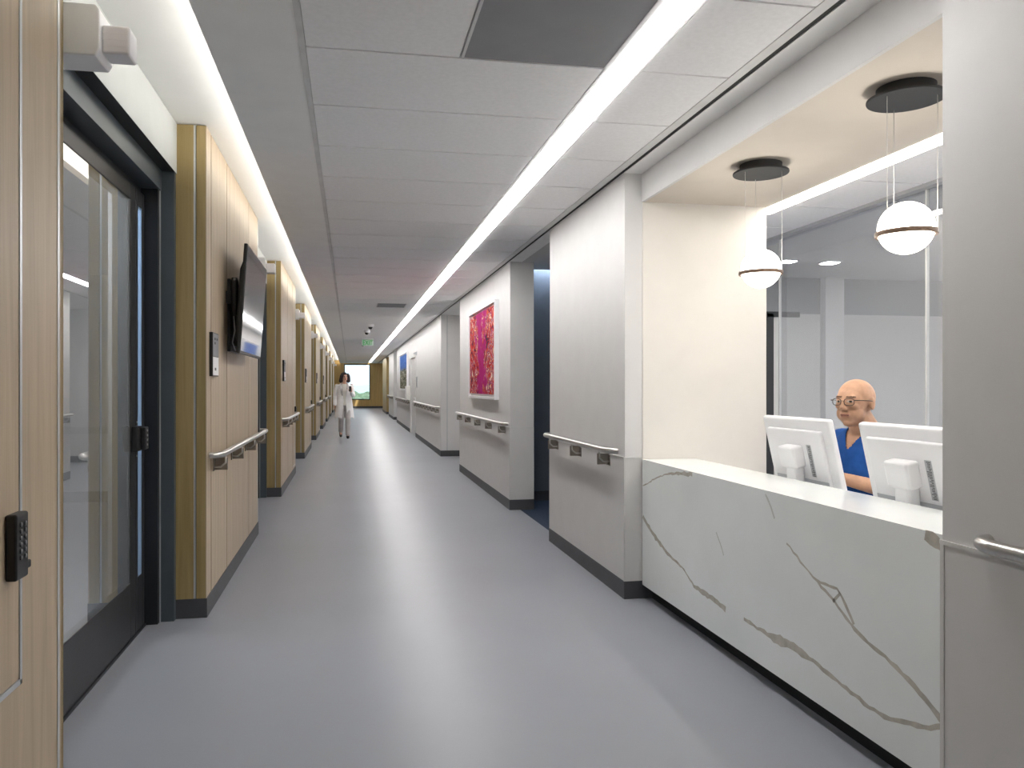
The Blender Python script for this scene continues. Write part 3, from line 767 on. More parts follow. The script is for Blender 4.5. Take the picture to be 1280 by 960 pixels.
# ------------------------------------------------------------------ wall television
tv = thing('wall_television', 'black flat television on a wall arm, fixed to the pale wood pier', 'television', (-0.72, 5.8, 1.9))
tm = Matrix.Translation((-0.699, 5.785, 1.54)) @ Matrix.Rotation(R(4.0), 4, 'Y')
b = MB(); b.box((-0.022, -0.585, 0), (0.0, 0.585, 0.712), 'dark_plastic', 0.004, tm); b.build('bezel', tv)
b = MB(); b.prism([(-0.022, 0.04), (-0.022, 0.66), (-0.052, 0.56), (-0.052, 0.12)], -0.48, 0.48, 'dark_plastic', 'y', 0.006, tm); b.build('back_cover', tv)
b = MB(); b.box((0.0, -0.572, 0.018), (0.0015, 0.572, 0.70), 'screen', 0, tm); b.build('screen', tv)
b = MB()
b.box((XL, 5.42, 1.56), (XL + 0.022, 5.86, 2.05), 'dark_plastic', 0.004); b.box((XL + 0.02, 5.48, 1.60), (-0.735, 5.54, 2.02), 'dark_plastic', 0.004)
b.box((XL + 0.02, 5.74, 1.60), (-0.735, 5.80, 2.02), 'dark_plastic', 0.004); b.box((XL + 0.02, 5.5, 1.75), (-0.72, 5.8, 1.86), 'frame', 0.004)
b.build('wall_bracket', tv)
b = MB(); b.tube([(XL + 0.055, 5.37, 1.80), (XL + 0.055, 5.37, 1.83), (XL + 0.055, 5.37, 2.02), (XL + 0.055, 5.37, 2.05)], [0.022, 0.032, 0.032, 0.022], 'dark_plastic', 16, flat=0.8)
b.box((XL, 5.36, 1.88), (XL + 0.03, 5.46, 1.96), 'dark_plastic'); b.build('cable_box', tv)
b = MB()
b.tube([(XL + 0.04, 5.44, 1.80), (XL + 0.05, 5.42, 1.70), (XL + 0.03, 5.45, 1.62), (XL + 0.04, 5.52, 1.57)], 0.005, 'alu', 6)
b.tube([(XL + 0.05, 5.60, 1.78), (XL + 0.06, 5.56, 1.68), (XL + 0.05, 5.60, 1.58)], 0.005, 'dark_plastic', 6); b.build('cable', tv)

# ------------------------------------------------------------------ room sign panels on the piers
def room_sign(y, label):
    r = thing('room_sign', label, 'sign', (XL, y, 1.52), 'room sign panels on the wood piers')
    MB().box((XL, y - 0.10, 1.385), (XL + 0.020, y + 0.10, 1.645), 'dark_plastic', 0.002).build('backplate', r)
    MB().box((XL + 0.020, y - 0.094, 1.505), (XL + 0.022, y + 0.094, 1.638), 'perf').build('status_panel', r)
    for yy, zz in ((-0.03, 1.60), (-0.03, 1.575), (0.04, 1.60)): MB().box((XL + 0.022, y + yy - 0.018, zz), (XL + 0.024, y + yy + 0.018, zz + 0.014), 'dark_plastic').build('indicator', r)
    MB().box((XL + 0.020, y - 0.094, 1.392), (XL + 0.022, y + 0.094, 1.500), 'plastic').build('insert_card', r)
    MB().box((XL + 0.022, y - 0.04, 1.420), (XL + 0.0235, y + 0.0, 1.436), 'dark_plastic').build('slot', r)
    return r
room_sign(4.845, 'grey and white room sign on the wood pier below the television bracket')
for k, tx in zip(range(1, 5), ('second', 'third', 'fourth', 'fifth')):
    room_sign(Y0 + P * k + 0.32, 'small room sign on the %s wood pier along the door side' % tx)

# ------------------------------------------------------------------ wall cabinets with keypad locks
def wall_cabinet(y1, label, ln, z0=0.6, z1=2.445, xface=XL):
    r = thing('wall_cabinet', label, 'cabinet', (xface, y1 - ln / 2, z0), 'flush wood wall cabinets')
    d = MB().box((xface - 0.018, y1 - ln + 0.004, z0 + 0.004), (xface + 0.0035, y1 - 0.026, z1), 'wood').build('cabinet_door', r)
    b = MB()
    b.box((xface - 0.016, y1 - 0.024, z0 - 0.012), (xface + 0.006, y1 - 0.010, z1), 'alu', 0.001)
    b.box((xface - 0.016, y1 - 0.010, z0 - 0.012), (xface + 0.002, y1 - 0.003, z1), 'plastic_grey')
    b.box((xface - 0.016, y1 - ln, z0 - 0.012), (xface + 0.006, y1 - 0.010, z0 + 0.002), 'alu', 0.001); b.build('edge_trim', r)
    b = MB(); b.box((xface + 0.0035, y1 - 0.106, 0.862), (xface + 0.030, y1 - 0.034, 1.022), 'dark_plastic', 0.006, None, 3); k_ = b.build('keypad_lock', d)
    b = MB()
    for i in range(6):
        for j in range(2): b.cyl((xface + 0.030, y1 - 0.083 + j * 0.026, 0.915 + i * 0.016), (xface + 0.0325, y1 - 0.083 + j * 0.026, 0.915 + i * 0.016), 0.0058, 'button', 10)
    b.build('button', k_)
    MB().box((xface + 0.016, y1 - 0.040, 0.878), (xface + 0.028, y1 - 0.012, 0.898), 'dark_plastic', 0.004).build('thumb_lever', k_)
    return r
wall_cabinet(2.113, 'tall flush wood wall cabinet with black keypad lock before the sliding door', 1.205)
for k, tx in zip(range(1, 5), ('second', 'third', 'fourth', 'fifth')):
    wall_cabinet(Y0 + P * k + 2.36, 'flush wood cabinet with black lock in the %s wood pier along the door side' % tx, 0.40, 0.16, 1.2, XL)

# ------------------------------------------------------------------ corridor call lights over the doors
def call_light(y, label):
    r = thing('corridor_call_light', label, 'signal light', (XH, y, 2.43), 'white call lights over the doors')
    x1 = -0.765
    MB().prism([(XH, 2.355), (XH, 2.515), (x1 - 0.012, 2.515), (x1, 2.50), (x1, 2.375), (x1 - 0.012, 2.355)], y - 0.065, y + 0.075, 'plastic', 'y', 0.004).build('housing', r)
    MB().box((x1, y - 0.045, 2.372), (x1 + 0.083, y + 0.045, 2.462), 'lens', 0.008, None, 3).build('lamp_lens', r)
    b = MB(); b.box((XH, y - 0.07, 2.352), (XH + 0.012, y + 0.08, 2.518), 'plastic_grey', 0.003); b.build('mounting_plate', r)
    b = MB()
    for z in (2.395, 2.415, 2.435): b.box((x1 + 0.003, y - 0.0462, z), (x1 + 0.078, y - 0.0448, z + 0.0015), 'lens')
    b.build('lens_rib', r)
    return r
call_light(2.64, 'large white call light over the first glazed sliding door')
for k, tx in zip(range(0, 8), ('second', 'third', 'fourth', 'fifth', 'sixth', 'seventh', 'eighth', 'ninth')):
    call_light(Y0 + P * k + PL + 0.24, 'white call light above the %s door alcove along the wood wall' % tx)

# ------------------------------------------------------------------ paintings
def paint_mat(name, stops, sc, drift):
    m = bpy.data.materials.new(name); m.use_nodes = True
    n = m.node_tree; bs = n.nodes['Principled BSDF']; bs.inputs['Roughness'].default_value = 0.75; bs.inputs['Specular IOR Level'].default_value = 0.1
    t = n.nodes.new('ShaderNodeTexCoord'); mp = n.nodes.new('ShaderNodeMapping'); mp.inputs['Scale'].default_value = sc
    n.links.new(t.outputs['Generated'], mp.inputs[0])
    nz = n.nodes.new('ShaderNodeTexNoise'); nz.inputs['Scale'].default_value = 1; nz.inputs['Detail'].default_value = 4; nz.inputs['Distortion'].default_value = 1.6
    n.links.new(mp.outputs[0], nz.inputs[0])
    rr = n.nodes.new('ShaderNodeValToRGB'); rr.color_ramp.interpolation = 'CONSTANT' if drift == 'x' else 'LINEAR'
    for i, (p, c) in enumerate(stops):
        e = rr.color_ramp.elements[i] if i < 2 else rr.color_ramp.elements.new(p)
        e.position = p; e.color = lin(c)
    n.links.new(nz.outputs[0], rr.inputs[0])
    sp = n.nodes.new('ShaderNodeSeparateXYZ'); n.links.new(t.outputs['Generated'], sp.inputs[0])
    return m, n, bs, rr, sp, nz, t
def magenta_mat():
    m, n, bs, rr, sp, nz, t = paint_mat('magenta_abstract_canvas', [(0.0, (44, 34, 60)), (0.36, (150, 10, 40)), (0.42, (186, 26, 54)), (0.455, (206, 92, 40)), (0.485, (120, 6, 66)), (0.51, (224, 190, 180)), (0.53, (170, 16, 84)), (0.565, (64, 50, 104)), (0.595, (214, 128, 40)), (0.64, (236, 216, 206))], (1, 9, 6.5), 'x')
    # central magenta band along the height; Generated y runs across the picture
    wob = n.nodes.new('ShaderNodeTexNoise'); wob.inputs['Scale'].default_value = 5; wob.inputs['Detail'].default_value = 5
    n.links.new(t.outputs['Generated'], wob.inputs[0])
    a1 = n.nodes.new('ShaderNodeMath'); a1.operation = 'MULTIPLY_ADD'; a1.inputs[1].default_value = 0.7; n.links.new(wob.outputs[0], a1.inputs[0]); n.links.new(sp.outputs['Y'], a1.inputs[2])
    a2 = n.nodes.new('ShaderNodeMath'); a2.operation = 'SUBTRACT'; a2.inputs[1].default_value = 0.86; n.links.new(a1.outputs[0], a2.inputs[0])
    a3 = n.nodes.new('ShaderNodeMath'); a3.operation = 'ABSOLUTE'; n.links.new(a2.outputs[0], a3.inputs[0])
    band = n.nodes.new('ShaderNodeValToRGB'); band.color_ramp.elements[0].position = 0.11; band.color_ramp.elements[0].color = (1, 1, 1, 1); band.color_ramp.elements[1].position = 0.17; band.color_ramp.elements[1].color = (0, 0, 0, 1)
    n.links.new(a3.outputs[0], band.inputs[0])
    mg = n.nodes.new('ShaderNodeValToRGB'); mg.color_ramp.elements[0].position = 0.35; mg.color_ramp.elements[0].color = lin((158, 2, 92)); mg.color_ramp.elements[1].position = 0.68; mg.color_ramp.elements[1].color = lin((172, 12, 118))
    n.links.new(nz.outputs[0], mg.inputs[0])
    mx = n.nodes.new('ShaderNodeMix'); mx.data_type = 'RGBA'; n.links.new(band.outputs[0], mx.inputs['Factor'])
    n.links.new(rr.outputs[0], mx.inputs['A']); n.links.new(mg.outputs[0], mx.inputs['B']); n.links.new(mx.outputs['Result'], bs.inputs['Base Color'])
    return m
def blue_mat():
    m, n, bs, rr, sp, nz, t = paint_mat('blue_abstract_canvas', [(0.3, (50, 52, 44)), (0.42, (120, 116, 96)), (0.5, (84, 92, 62)), (0.56, (200, 196, 186)), (0.64, (96, 84, 70))], (1, 8, 14), 'x')
    ad = n.nodes.new('ShaderNodeMath'); ad.operation = 'MULTIPLY_ADD'; ad.inputs[1].default_value = 0.25; n.links.new(nz.outputs[0], ad.inputs[0]); n.links.new(sp.outputs['Z'], ad.inputs[2])
    band = n.nodes.new('ShaderNodeValToRGB'); band.color_ramp.elements[0].position = 0.66; band.color_ramp.elements[0].color = (0, 0, 0, 1); band.color_ramp.elements[1].position = 0.76; band.color_ramp.elements[1].color = (1, 1, 1, 1)
    n.links.new(ad.outputs[0], band.inputs[0])
    bl = n.nodes.new('ShaderNodeValToRGB'); bl.color_ramp.elements[0].position = 0.35; bl.color_ramp.elements[0].color = lin((16, 72, 150)); bl.color_ramp.elements[1].position = 0.7; bl.color_ramp.elements[1].color = lin((80, 116, 184))
    n.links.new(nz.outputs[0], bl.inputs[0])
    mx = n.nodes.new('ShaderNodeMix'); mx.data_type = 'RGBA'; n.links.new(band.outputs[0], mx.inputs['Factor'])
    n.links.new(rr.outputs[0], mx.inputs['A']); n.links.new(bl.outputs[0], mx.inputs['B']); n.links.new(mx.outputs['Result'], bs.inputs['Base Color'])
    return m
M['magenta'] = magenta_mat(); M['blueart'] = blue_mat()
def painting(y0, y1, z0, z1, m, label):
    r = thing('painting', label, 'painting', (XR, (y0 + y1) / 2, (z0 + z1) / 2))
    fw = 0.075; d = 0.055; b = MB()
    b.box((XR - d, y0, z0), (XR, y0 + 0.03, z1), 'plastic', 0.002); b.box((XR - d, y1 - 0.03, z0), (XR, y1, z1), 'plastic', 0.002)
    b.box((XR - d, y0 + 0.03, z0), (XR, y1 - 0.03, z0 + 0.03), 'plastic', 0.002); b.box((XR - d, y0 + 0.03, z1 - 0.03), (XR, y1 - 0.03, z1), 'plastic', 0.002)
    b.box((XR - 0.02, y0 + 0.03, z0 + 0.03), (XR, y1 - 0.03, z1 - 0.03), 'plastic'); b.build('picture_frame', r)
    MB().box((XR - 0.042, y0 + 0.06, z0 + 0.06), (XR - 0.02, y1 - 0.06, z1 - 0.06), m).build('canvas', r)
    return r
painting(8.72, 10.70, 1.165, 2.325, 'magenta', 'white framed abstract painting in magenta and orange')
painting(22.6, 25.8, 1.18, 2.33, 'blueart', 'white framed abstract painting in blue and grey')

# ------------------------------------------------------------------ ceiling fittings
def diffuser(x0, x1, y0, y1, label):
    r = thing('air_diffuser', label, 'air vent', ((x0 + x1) / 2, (y0 + y1) / 2, ZC), 'grey air diffusers in the ceiling')
    b = MB(); b.box((x0, y0, ZC + 0.001), (x1, y1, ZC + 0.02), 'perf'); b.build('perforated_face', r)
    for a in ((x0 - 0.012, y0, x0, y1), (x1, y0, x1 + 0.012, y1)): MB().box((a[0], a[1], ZC - 0.001), (a[2], a[3], ZC + 0.02), 'grid').build('rim', r)
    return r
diffuser(0.455, 1.045, 2.474, 3.094, 'dark grey square air diffuser beside the linear light, first overhead')
diffuser(0.452, 0.905, 12.59, 13.20, 'small grey air diffuser further along the tiled ceiling')
def dome(x, y, label, s_=1.0):
    r = thing('dome_camera', label, 'camera', (x, y, ZC), 'dome cameras on the corridor ceiling')
    MB().lathe([(0, 0), (0.075, 0), (0.075, -0.035), (0.062, -0.06), (0, -0.06)], (x, y, ZC), 'plastic', 24).build('mount', r, 30)
    MB().ell((x, y, ZC - 0.062), (0.048, 0.048, 0.05), 'screen', u=20, v=14).build('dome_cover', r)
    return r
dome(0.445, 16.9, 'white dome camera on the ceiling, first of the three before the exit sign')
dome(0.405, 18.7, 'white dome camera on the ceiling, just before the exit sign')
dome(0.40, 24.2, 'dome camera on the ceiling beyond the exit sign')
ex = thing('exit_sign', 'green lettered exit sign hanging from the corridor ceiling', 'sign', (0.5, 22, ZC))
MB().box((0.36, 21.96, ZC - 0.03), (0.66, 22.04, ZC), 'plastic', 0.004).build('housing', ex)
MB().box((0.33, 21.993, ZC - 0.205), (0.67, 22.0, ZC - 0.03), 'acrylic').build('panel', ex)
cu = bpy.data.curves.new('exit_text', 'FONT'); cu.body = 'EXIT'; cu.size = 0.19; cu.align_x = 'CENTER'; cu.extrude = 0.002; cu.offset = 0.0
to = bpy.data.objects.new('tmp_text', cu); C.objects.link(to)
me = bpy.data.meshes.new_from_object(to.evaluated_get(bpy.context.evaluated_depsgraph_get())); bpy.data.objects.remove(to)
me.transform(Matrix.Translation((0.5, 21.988, ZC - 0.185)) @ Matrix.Rotation(R(90), 4, 'X') @ Matrix.Scale(0.70, 4, (1, 0, 0)))
link_mesh('lettering', me, ['exit_green'], ex)
# small wall fittings on the right wall
fl = thing('flag_sign', 'small grey triangular flag sign above the flush white door', 'sign', (XR, 19.75, 2.16))
MB().prism([(XR, 2.20), (XR, 2.10), (XR - 0.09, 2.145), (XR - 0.09, 2.155)], 19.72, 19.735, 'plastic_grey', 'y').build('blade', fl)
MB().box((XR - 0.008, 19.69, 2.09), (XR, 19.77, 2.21), 'plastic_grey').build('wall_plate', fl)
rd = thing('wall_display', 'slim grey wall panel beside the flush white door', 'wall panel', (XR, 19.65, 1.4))
MB().box((XR - 0.02, 19.55, 1.27), (XR, 19.75, 1.56), 'plastic_grey', 0.003).build('housing', rd)
MB().box((XR - 0.022, 19.57, 1.30), (XR - 0.02, 19.73, 1.54), 'perf').build('display', rd)
cb = thing('dispenser_box', 'white wall box between the flush door and the blue painting', 'dispenser', (XR, 22.2, 1.0))
MB().box((XR - 0.11, 21.95, 0.94), (XR, 22.45, 1.32), 'extinguish', 0.01).build('housing', cb)
MB().box((XR - 0.113, 21.98, 0.98), (XR - 0.109, 22.42, 1.28), 'plastic', 0.001).build('front_cover', cb)

# ------------------------------------------------------------------ people
def face_assign(me, fn):
    for p in me.polygons: p.material_index = fn(p.center)
def capsule(b, a, c, ra, rc, m='coat', n=14, flat=1.0, up=None):
    """tapered limb with rounded ends"""
    a, c = Vector(a), Vector(c); d = (c - a); L = d.length; d.normalize()
    pts, rs = [], []
    for t in (R(90), R(65), R(40), R(18)): pts.append(a - d * ra * math.sin(t)); rs.append(max(1e-4, ra * math.cos(t)))
    for f in (0, 0.25, 0.5, 0.75, 1): pts.append(a + d * L * f); rs.append(ra + (rc - ra) * f)
    for t in (R(18), R(40), R(65), R(90)): pts.append(c + d * rc * math.sin(t)); rs.append(max(1e-4, rc * math.cos(t)))
    b.tube(pts, rs, m, n, flat=flat, up=up)
def loft(b, rings, m='coat', n=24, mx=None):
    """closed stack of ellipses: (cx, cy, z, rx, ry)"""
    t = bmesh.new(); rr = []
    for cx_, cy_, z_, rx_, ry_ in rings:
        rr.append([t.verts.new((cx_ + rx_ * math.cos(2 * PI * j / n), cy_ + ry_ * math.sin(2 * PI * j / n), z_)) for j in range(n)])
    for a, c in zip(rr, rr[1:]):
        for j in range(n): t.faces.new([a[j], a[(j + 1) % n], c[(j + 1) % n], c[j]])
    t.faces.new(rr[0][::-1]); t.faces.new(rr[-1])
    bmesh.ops.recalc_face_normals(t, faces=t.faces[:])
    b._take(t, m, mx, True)
def head(b, c, k=1.0, wide=1.0, tm=None):
    """head pieces about c (midway chin to crown), facing +y; k scales a 0.235 m head. tm turns the head on the neck."""
    c = Vector(c); T = tm if tm is not None else Matrix.Identity(3)
    def p(x, y, z): return c + T @ (Vector((x, y, z)) * k)
    def e(x, y, z, rx, ry, rz): b.ell(p(x, y, z), (rx * k, ry * k, rz * k), 'coat', rot=T, u=24, v=16)
    e(0, -0.012, 0.030, 0.077 * wide, 0.097, 0.090)
    e(0, 0.022, 0.010, 0.068 * wide, 0.075, 0.085)
    e(0, 0.026, -0.052, 0.058 * wide, 0.062, 0.062)
    e(0, 0.052, -0.094, 0.026 * wide, 0.030, 0.022)
    for s in (-1, 1):
        e(s * 0.034 * wide, 0.040, -0.050, 0.030, 0.036, 0.040)
        e(s * 0.036, 0.060, -0.012, 0.026, 0.028, 0.022)
        e(s * 0.031, 0.082, 0.010, 0.014, 0.011, 0.010)
        e(s * 0.078 * wide, -0.012, -0.002, 0.009, 0.019, 0.031)
        e(s * 0.011, 0.099, -0.026, 0.009, 0.011, 0.008)
    capsule(b, p(-0.040, 0.078, 0.030), p(0.040, 0.078, 0.030), 0.011 * k, 0.011 * k)
    capsule(b, p(0, 0.090, 0.018), p(0, 0.108, -0.020), 0.008 * k, 0.0115 * k)
    capsule(b, p(-0.019, 0.086, -0.053), p(0.019, 0.086, -0.053), 0.006 * k, 0.006 * k)
    capsule(b, p(-0.016, 0.085, -0.062), p(0.016, 0.085, -0.062), 0.007 * k, 0.007 * k)
def hand(b, wrist, dirv, palm_up, thumb_side, k=1.0, curl=0.5):
    """palm, four fingers and a thumb. dirv: along the hand; palm_up: back-of-hand normal; thumb_side: towards the thumb."""
    wv = Vector(wrist); d = Vector(dirv).normalized(); nrm = Vector(palm_up).normalized(); s = Vector(thumb_side).normalized()
    for i in range(4):
        o = (i - 1.5) * 0.018 * k
        capsule(b, wv + s * o * 0.7, wv + d * 0.085 * k + s * o, 0.013 * k, 0.0115 * k, n=10)
    for i, L in enumerate((0.062, 0.074, 0.080, 0.068)):
        p = wv + d * 0.088 * k + s * (i - 1.5) * 0.0195 * k; r = 0.0085 * k; ang = 0.0; dd = d
        for j, f in enumerate((0.45, 0.32, 0.23)):
            ang += curl * (0.5 if j == 0 else 0.8)
            dd = (d * math.cos(ang) - nrm * math.sin(ang)).normalized(); q = p + dd * L * f * k
            capsule(b, p, q, r, r * 0.92, n=10); p = q; r *= 0.92
    p = wv + d * 0.025 * k + s * 0.026 * k; q = p + (d * 0.55 + s * 0.8 - nrm * 0.15).normalized() * 0.040 * k
    capsule(b, p, q, 0.013 * k, 0.010 * k, n=10); capsule(b, q, q + (d * 0.85 + s * 0.3 - nrm * 0.35).normalized() * 0.032 * k, 0.010 * k, 0.008 * k, n=10)

# ---- seated man behind the counter (local: facing +y, then turned to face -x)
def place(me_or_b, mx):
    if isinstance(me_or_b, MB):
        for v in me_or_b.bm.verts: v.co = mx @ v.co
    else: me_or_b.transform(mx)
MX, MY = 2.70, 3.69
mman = Matrix.Translation((MX, MY, 0)) @ Matrix.Rotation(R(98), 4, 'Z')
hturn = Matrix.Rotation(R(14), 3, 'Z')
man = thing('person', 'bald person in glasses and royal blue scrubs seated behind the marble counter', 'person', (MX, MY, 0))
HC, HK = (0, 0.075, 1.237), 1.06
b = MB()
head(b, HC, HK, 1.08, hturn)
capsule(b, (0, 0.045, 1.16), (0, -0.005, 1.06), 0.064, 0.082)
loft(b, [(0, 0, 0.50, 0.17, 0.12), (0, 0, 0.60, 0.19, 0.14), (0, 0, 0.75, 0.195, 0.145), (0, 0, 0.92, 0.205, 0.135), (0, -0.005, 1.035, 0.19, 0.105), (0, -0.01, 1.10, 0.10, 0.075)])
arms = {}
for s in (-1, 1):
    sh, el, wr = Vector((s * 0.205, -0.005, 1.025)), Vector((s * 0.255, 0.06, 0.74)), Vector((s * 0.05 + 0.02, 0.255, 0.80))
    if s == 1: el = Vector((0.27, 0.05, 0.78)); wr = Vector((0.13, 0.29, 0.78))
    else: el = Vector((-0.275, 0.075, 0.80)); wr = Vector((-0.02, 0.21, 0.855))
    arms[s] = (sh, el, wr)
    capsule(b, sh, el, 0.056, 0.046); capsule(b, el, wr, 0.045, 0.030)
    d = (wr - el).normalized()
    hand(b, wr + d * 0.012, d + Vector((0, 0.2, -0.1)), (0, 0, 1), (-s, 0.4, 0), 1.02, 0.45)
    hip, kn, an = Vector((s * 0.09, 0.02, 0.52)), Vector((s * 0.12, 0.36, 0.52)), Vector((s * 0.12, 0.32, 0.09))
    capsule(b, hip, kn, 0.085, 0.06); capsule(b, kn, an, 0.058, 0.038); capsule(b, an + Vector((0, -0.02, -0.04)), an + Vector((0, 0.15, -0.055)), 0.038, 0.032)
mb_ = remesh(b, 0.0042, 6)
hc = Vector(HC)
def man_face(c):
    q = hturn.transposed() @ (c - hc) / HK
    if q.y > 0.078 and -0.067 < q.z < -0.051 and abs(q.x) < 0.023: return 5 if -0.0605 < q.z < -0.057 else 1
    for s in (-1, 1):
        dx, dz = q.x - s * 0.031, q.z - 0.010
        if q.y > 0.07 and (dx / 0.0155) ** 2 + (dz / 0.0050) ** 2 < 1: return 3 if (dx + 0.002) ** 2 + dz ** 2 < 0.0066 ** 2 else 2
        if q.y > 0.07 and abs(dx) < 0.020 and 0.029 < q.z < 0.0365: return 4
    return 0
M['brow'] = mat('thin_dark_eyebrow', (104, 74, 56), 0.6)
M['mouth'] = mat('mouth_line', (96, 52, 44), 0.5)
face_assign(mb_, man_face); place(mb_, mman)
link_mesh('body', mb_, ['skin_man', 'lip_man', 'eyewhite', 'eyedark', 'brow', 'mouth'], man)
# scrubs: v-neck top with short sleeves, trousers
b = MB()
loft(b, [(0, 0, 0.46, 0.205, 0.15), (0, 0, 0.55, 0.215, 0.165), (0, 0.004, 0.70, 0.22, 0.172), (0, 0.002, 0.88, 0.222, 0.158), (0, 0, 0.99, 0.215, 0.132), (0, -0.005, 1.05, 0.185, 0.110), (0, -0.012, 1.10, 0.115, 0.088), (0, -0.012, 1.125, 0.09, 0.08)])
for s in (-1, 1):
    sh, el, wr = arms[s]; capsule(b, sh + Vector((-s * 0.03, 0, 0.0)), sh + (el - sh) * 0.72, 0.072, 0.070)
top = remesh(b, 0.0065, 6)
bt = bmesh.new(); bt.from_mesh(top)
kill = []
for v in bt.verts:
    c = v.co
    vneck = c.y > 0.0 and c.z > 1.0 and abs(c.x) < 0.006 + (c.z - 1.0) * 0.66
    if vneck or c.z > 1.112: kill.append(v)
bmesh.ops.delete(bt, geom=kill, context='VERTS'); bt.to_mesh(top); bt.free(); place(top, mman)
o = link_mesh('scrub_top', top, ['scrubs'], man); o['label'] = 'royal blue v-neck scrub top'
sd = o.modifiers.new('thick', 'SOLIDIFY'); sd.thickness = 0.004
b = MB()
for s in (-1, 1):
    capsule(b, (s * 0.09, 0.0, 0.52), (s * 0.12, 0.37, 0.52), 0.105, 0.075); capsule(b, (s * 0.12, 0.365, 0.52), (s * 0.12, 0.325, 0.16), 0.074, 0.062)
capsule(b, (-0.08, -0.01, 0.53), (0.08, -0.01, 0.53), 0.13, 0.13)
tr = remesh(b, 0.008, 5); place(tr, mman); link_mesh('scrub_trousers', tr, ['scrubs'], man)
for s in (-1, 1):
    b = MB(); capsule(b, (s * 0.12, 0.275, 0.05), (s * 0.12, 0.47, 0.040), 0.05, 0.040, m='shoe'); place(b, mman); b.build('shoe', man)
# glasses
b = MB()
for s in (-1, 1):
    pts = []
    for j in range(25):
        a = 2 * PI * j / 24; ca, sa = math.cos(a), math.sin(a)
        u = 0.0245 * (abs(ca) ** 0.7) * (1 if ca >= 0 else -1); v = 0.0165 * (abs(sa) ** 0.7) * (1 if sa >= 0 else -1)
        pts.append(hc + hturn @ Vector((s * 0.033 + u, 0.106 - abs(s * 0.033 + u) * 0.16, 0.008 + v)) * HK)
    b.tube(pts, 0.0019, 'spectacle', 6, cap=False)
    b.tube([hc + hturn @ Vector((s * 0.058, 0.097, 0.016)) * HK, hc + hturn @ Vector((s * 0.080, 0.080, 0.016)) * HK, hc + hturn @ Vector((s * 0.089, 0.02, 0.014)) * HK, hc + hturn @ Vector((s * 0.089, -0.012, 0.012)) * HK, hc + hturn @ Vector((s * 0.084, -0.030, -0.006)) * HK], 0.0022, 'spectacle', 8)
b.tube([hc + hturn @ Vector((-0.0095, 0.107, 0.012)) * HK, hc + hturn @ Vector((0, 0.111, 0.014)) * HK, hc + hturn @ Vector((0.0095, 0.107, 0.012)) * HK], 0.0015, 'spectacle', 6)
place(b, mman); b.build('eyeglasses', man)

# office chairs
def office_chair(x, y, rot, label):
    r = thing('office_chair', label, 'chair', (x, y, 0), 'blue office chairs behind the counter')
    T = Matrix.Translation((x, y, 0)) @ Matrix.Rotation(rot, 4, 'Z')
    MB().box((-0.24, -0.23, 0.365), (0.24, 0.24, 0.412), 'chairblue', 0.02, T, 3).build('seat', r)
    MB().box((-0.225, -0.30, 0.55), (0.225, -0.245, 1.00), 'chairblue', 0.025, T, 3).build('backrest', r)
    MB().tube([(0, -0.15, 0.36), (0, -0.28, 0.38), (0, -0.315, 0.50), (0, -0.315, 0.75)], 0.018, 'dark_plastic', 8, T).build('back_bar', r)
    MB().cyl((0, 0, 0.10), (0, 0, 0.365), 0.028, 'dark_plastic', 14, None, T).build('gas_column', r)
    b = MB()
    for i in range(5):
        a = 2 * PI * i / 5; b.tube([(0, 0, 0.11), (0.29 * math.cos(a), 0.29 * math.sin(a), 0.075)], [0.026, 0.016], 'dark_plastic', 8, T)
    b.build('base', r)
    for i in range(5):
        a = 2 * PI * i / 5; MB().tube([(0.29 * math.cos(a) - 0.015 * math.sin(a), 0.29 * math.sin(a) + 0.015 * math.cos(a), 0.03), (0.29 * math.cos(a) + 0.015 * math.sin(a), 0.29 * math.sin(a) - 0.015 * math.cos(a), 0.03)], 0.03, 'dark_plastic', 12, T).build('caster', r)
    return r
office_chair(MX + 0.03, MY, R(90), 'blue office chair under the seated person')
office_chair(3.02, 5.25, R(200), 'empty blue office chair past the cream side wall')

# ---- walking woman in a lab coat (local: facing +y, then turned towards the camera)
WX, WY = -0.13, 20.0
mw = Matrix.Translation((WX, WY, 0)) @ Matrix.Rotation(R(180 + 2), 4, 'Z')
wo = thing('person', 'dark haired person in a white lab coat walking down the corridor', 'person', (WX, WY, 0))
WH = (0.0, 0.03, 1.545); WK = 0.93
turn = Matrix.Rotation(R(18), 3, 'Z')          # looks a little to her left
b = MB(); head(b, WH, WK, 0.95, turn)
capsule(b, (0, 0.012, 1.46), (0, -0.01, 1.36), 0.048, 0.055)
loft(b, [(0, 0, 0.84, 0.155, 0.105), (0, 0, 0.95, 0.15, 0.10), (0, 0, 1.05, 0.125, 0.09), (0, 0, 1.2, 0.145, 0.105), (0, -0.005, 1.32, 0.15, 0.085), (0, -0.01, 1.39, 0.07, 0.055)])
# her right arm hangs (local -x is her left ... +x her right); left hand raised in front of the chest
aR = (Vector((0.185, -0.01, 1.335)), Vector((0.235, -0.03, 1.06)), Vector((0.245, 0.05, 0.83)))
aL = (Vector((-0.185, -0.01, 1.335)), Vector((-0.225, 0.01, 1.08)), Vector((-0.165, 0.19, 1.165)))
capsule(b, aR[0], aR[1], 0.045, 0.036); capsule(b, aR[1], aR[2], 0.036, 0.024)
capsule(b, aL[0], aL[1], 0.045, 0.036); capsule(b, aL[1], aL[2], 0.036, 0.024)
hand(b, aR[2], (0.02, 0.12, -1), (1, 0, 0), (-0.1, 1, 0), 0.95, 0.3)
hand(b, aL[2], (0.15, 0.35, 0.9), (0, 1, -0.3), (1, 0, 0), 0.95, 0.7)
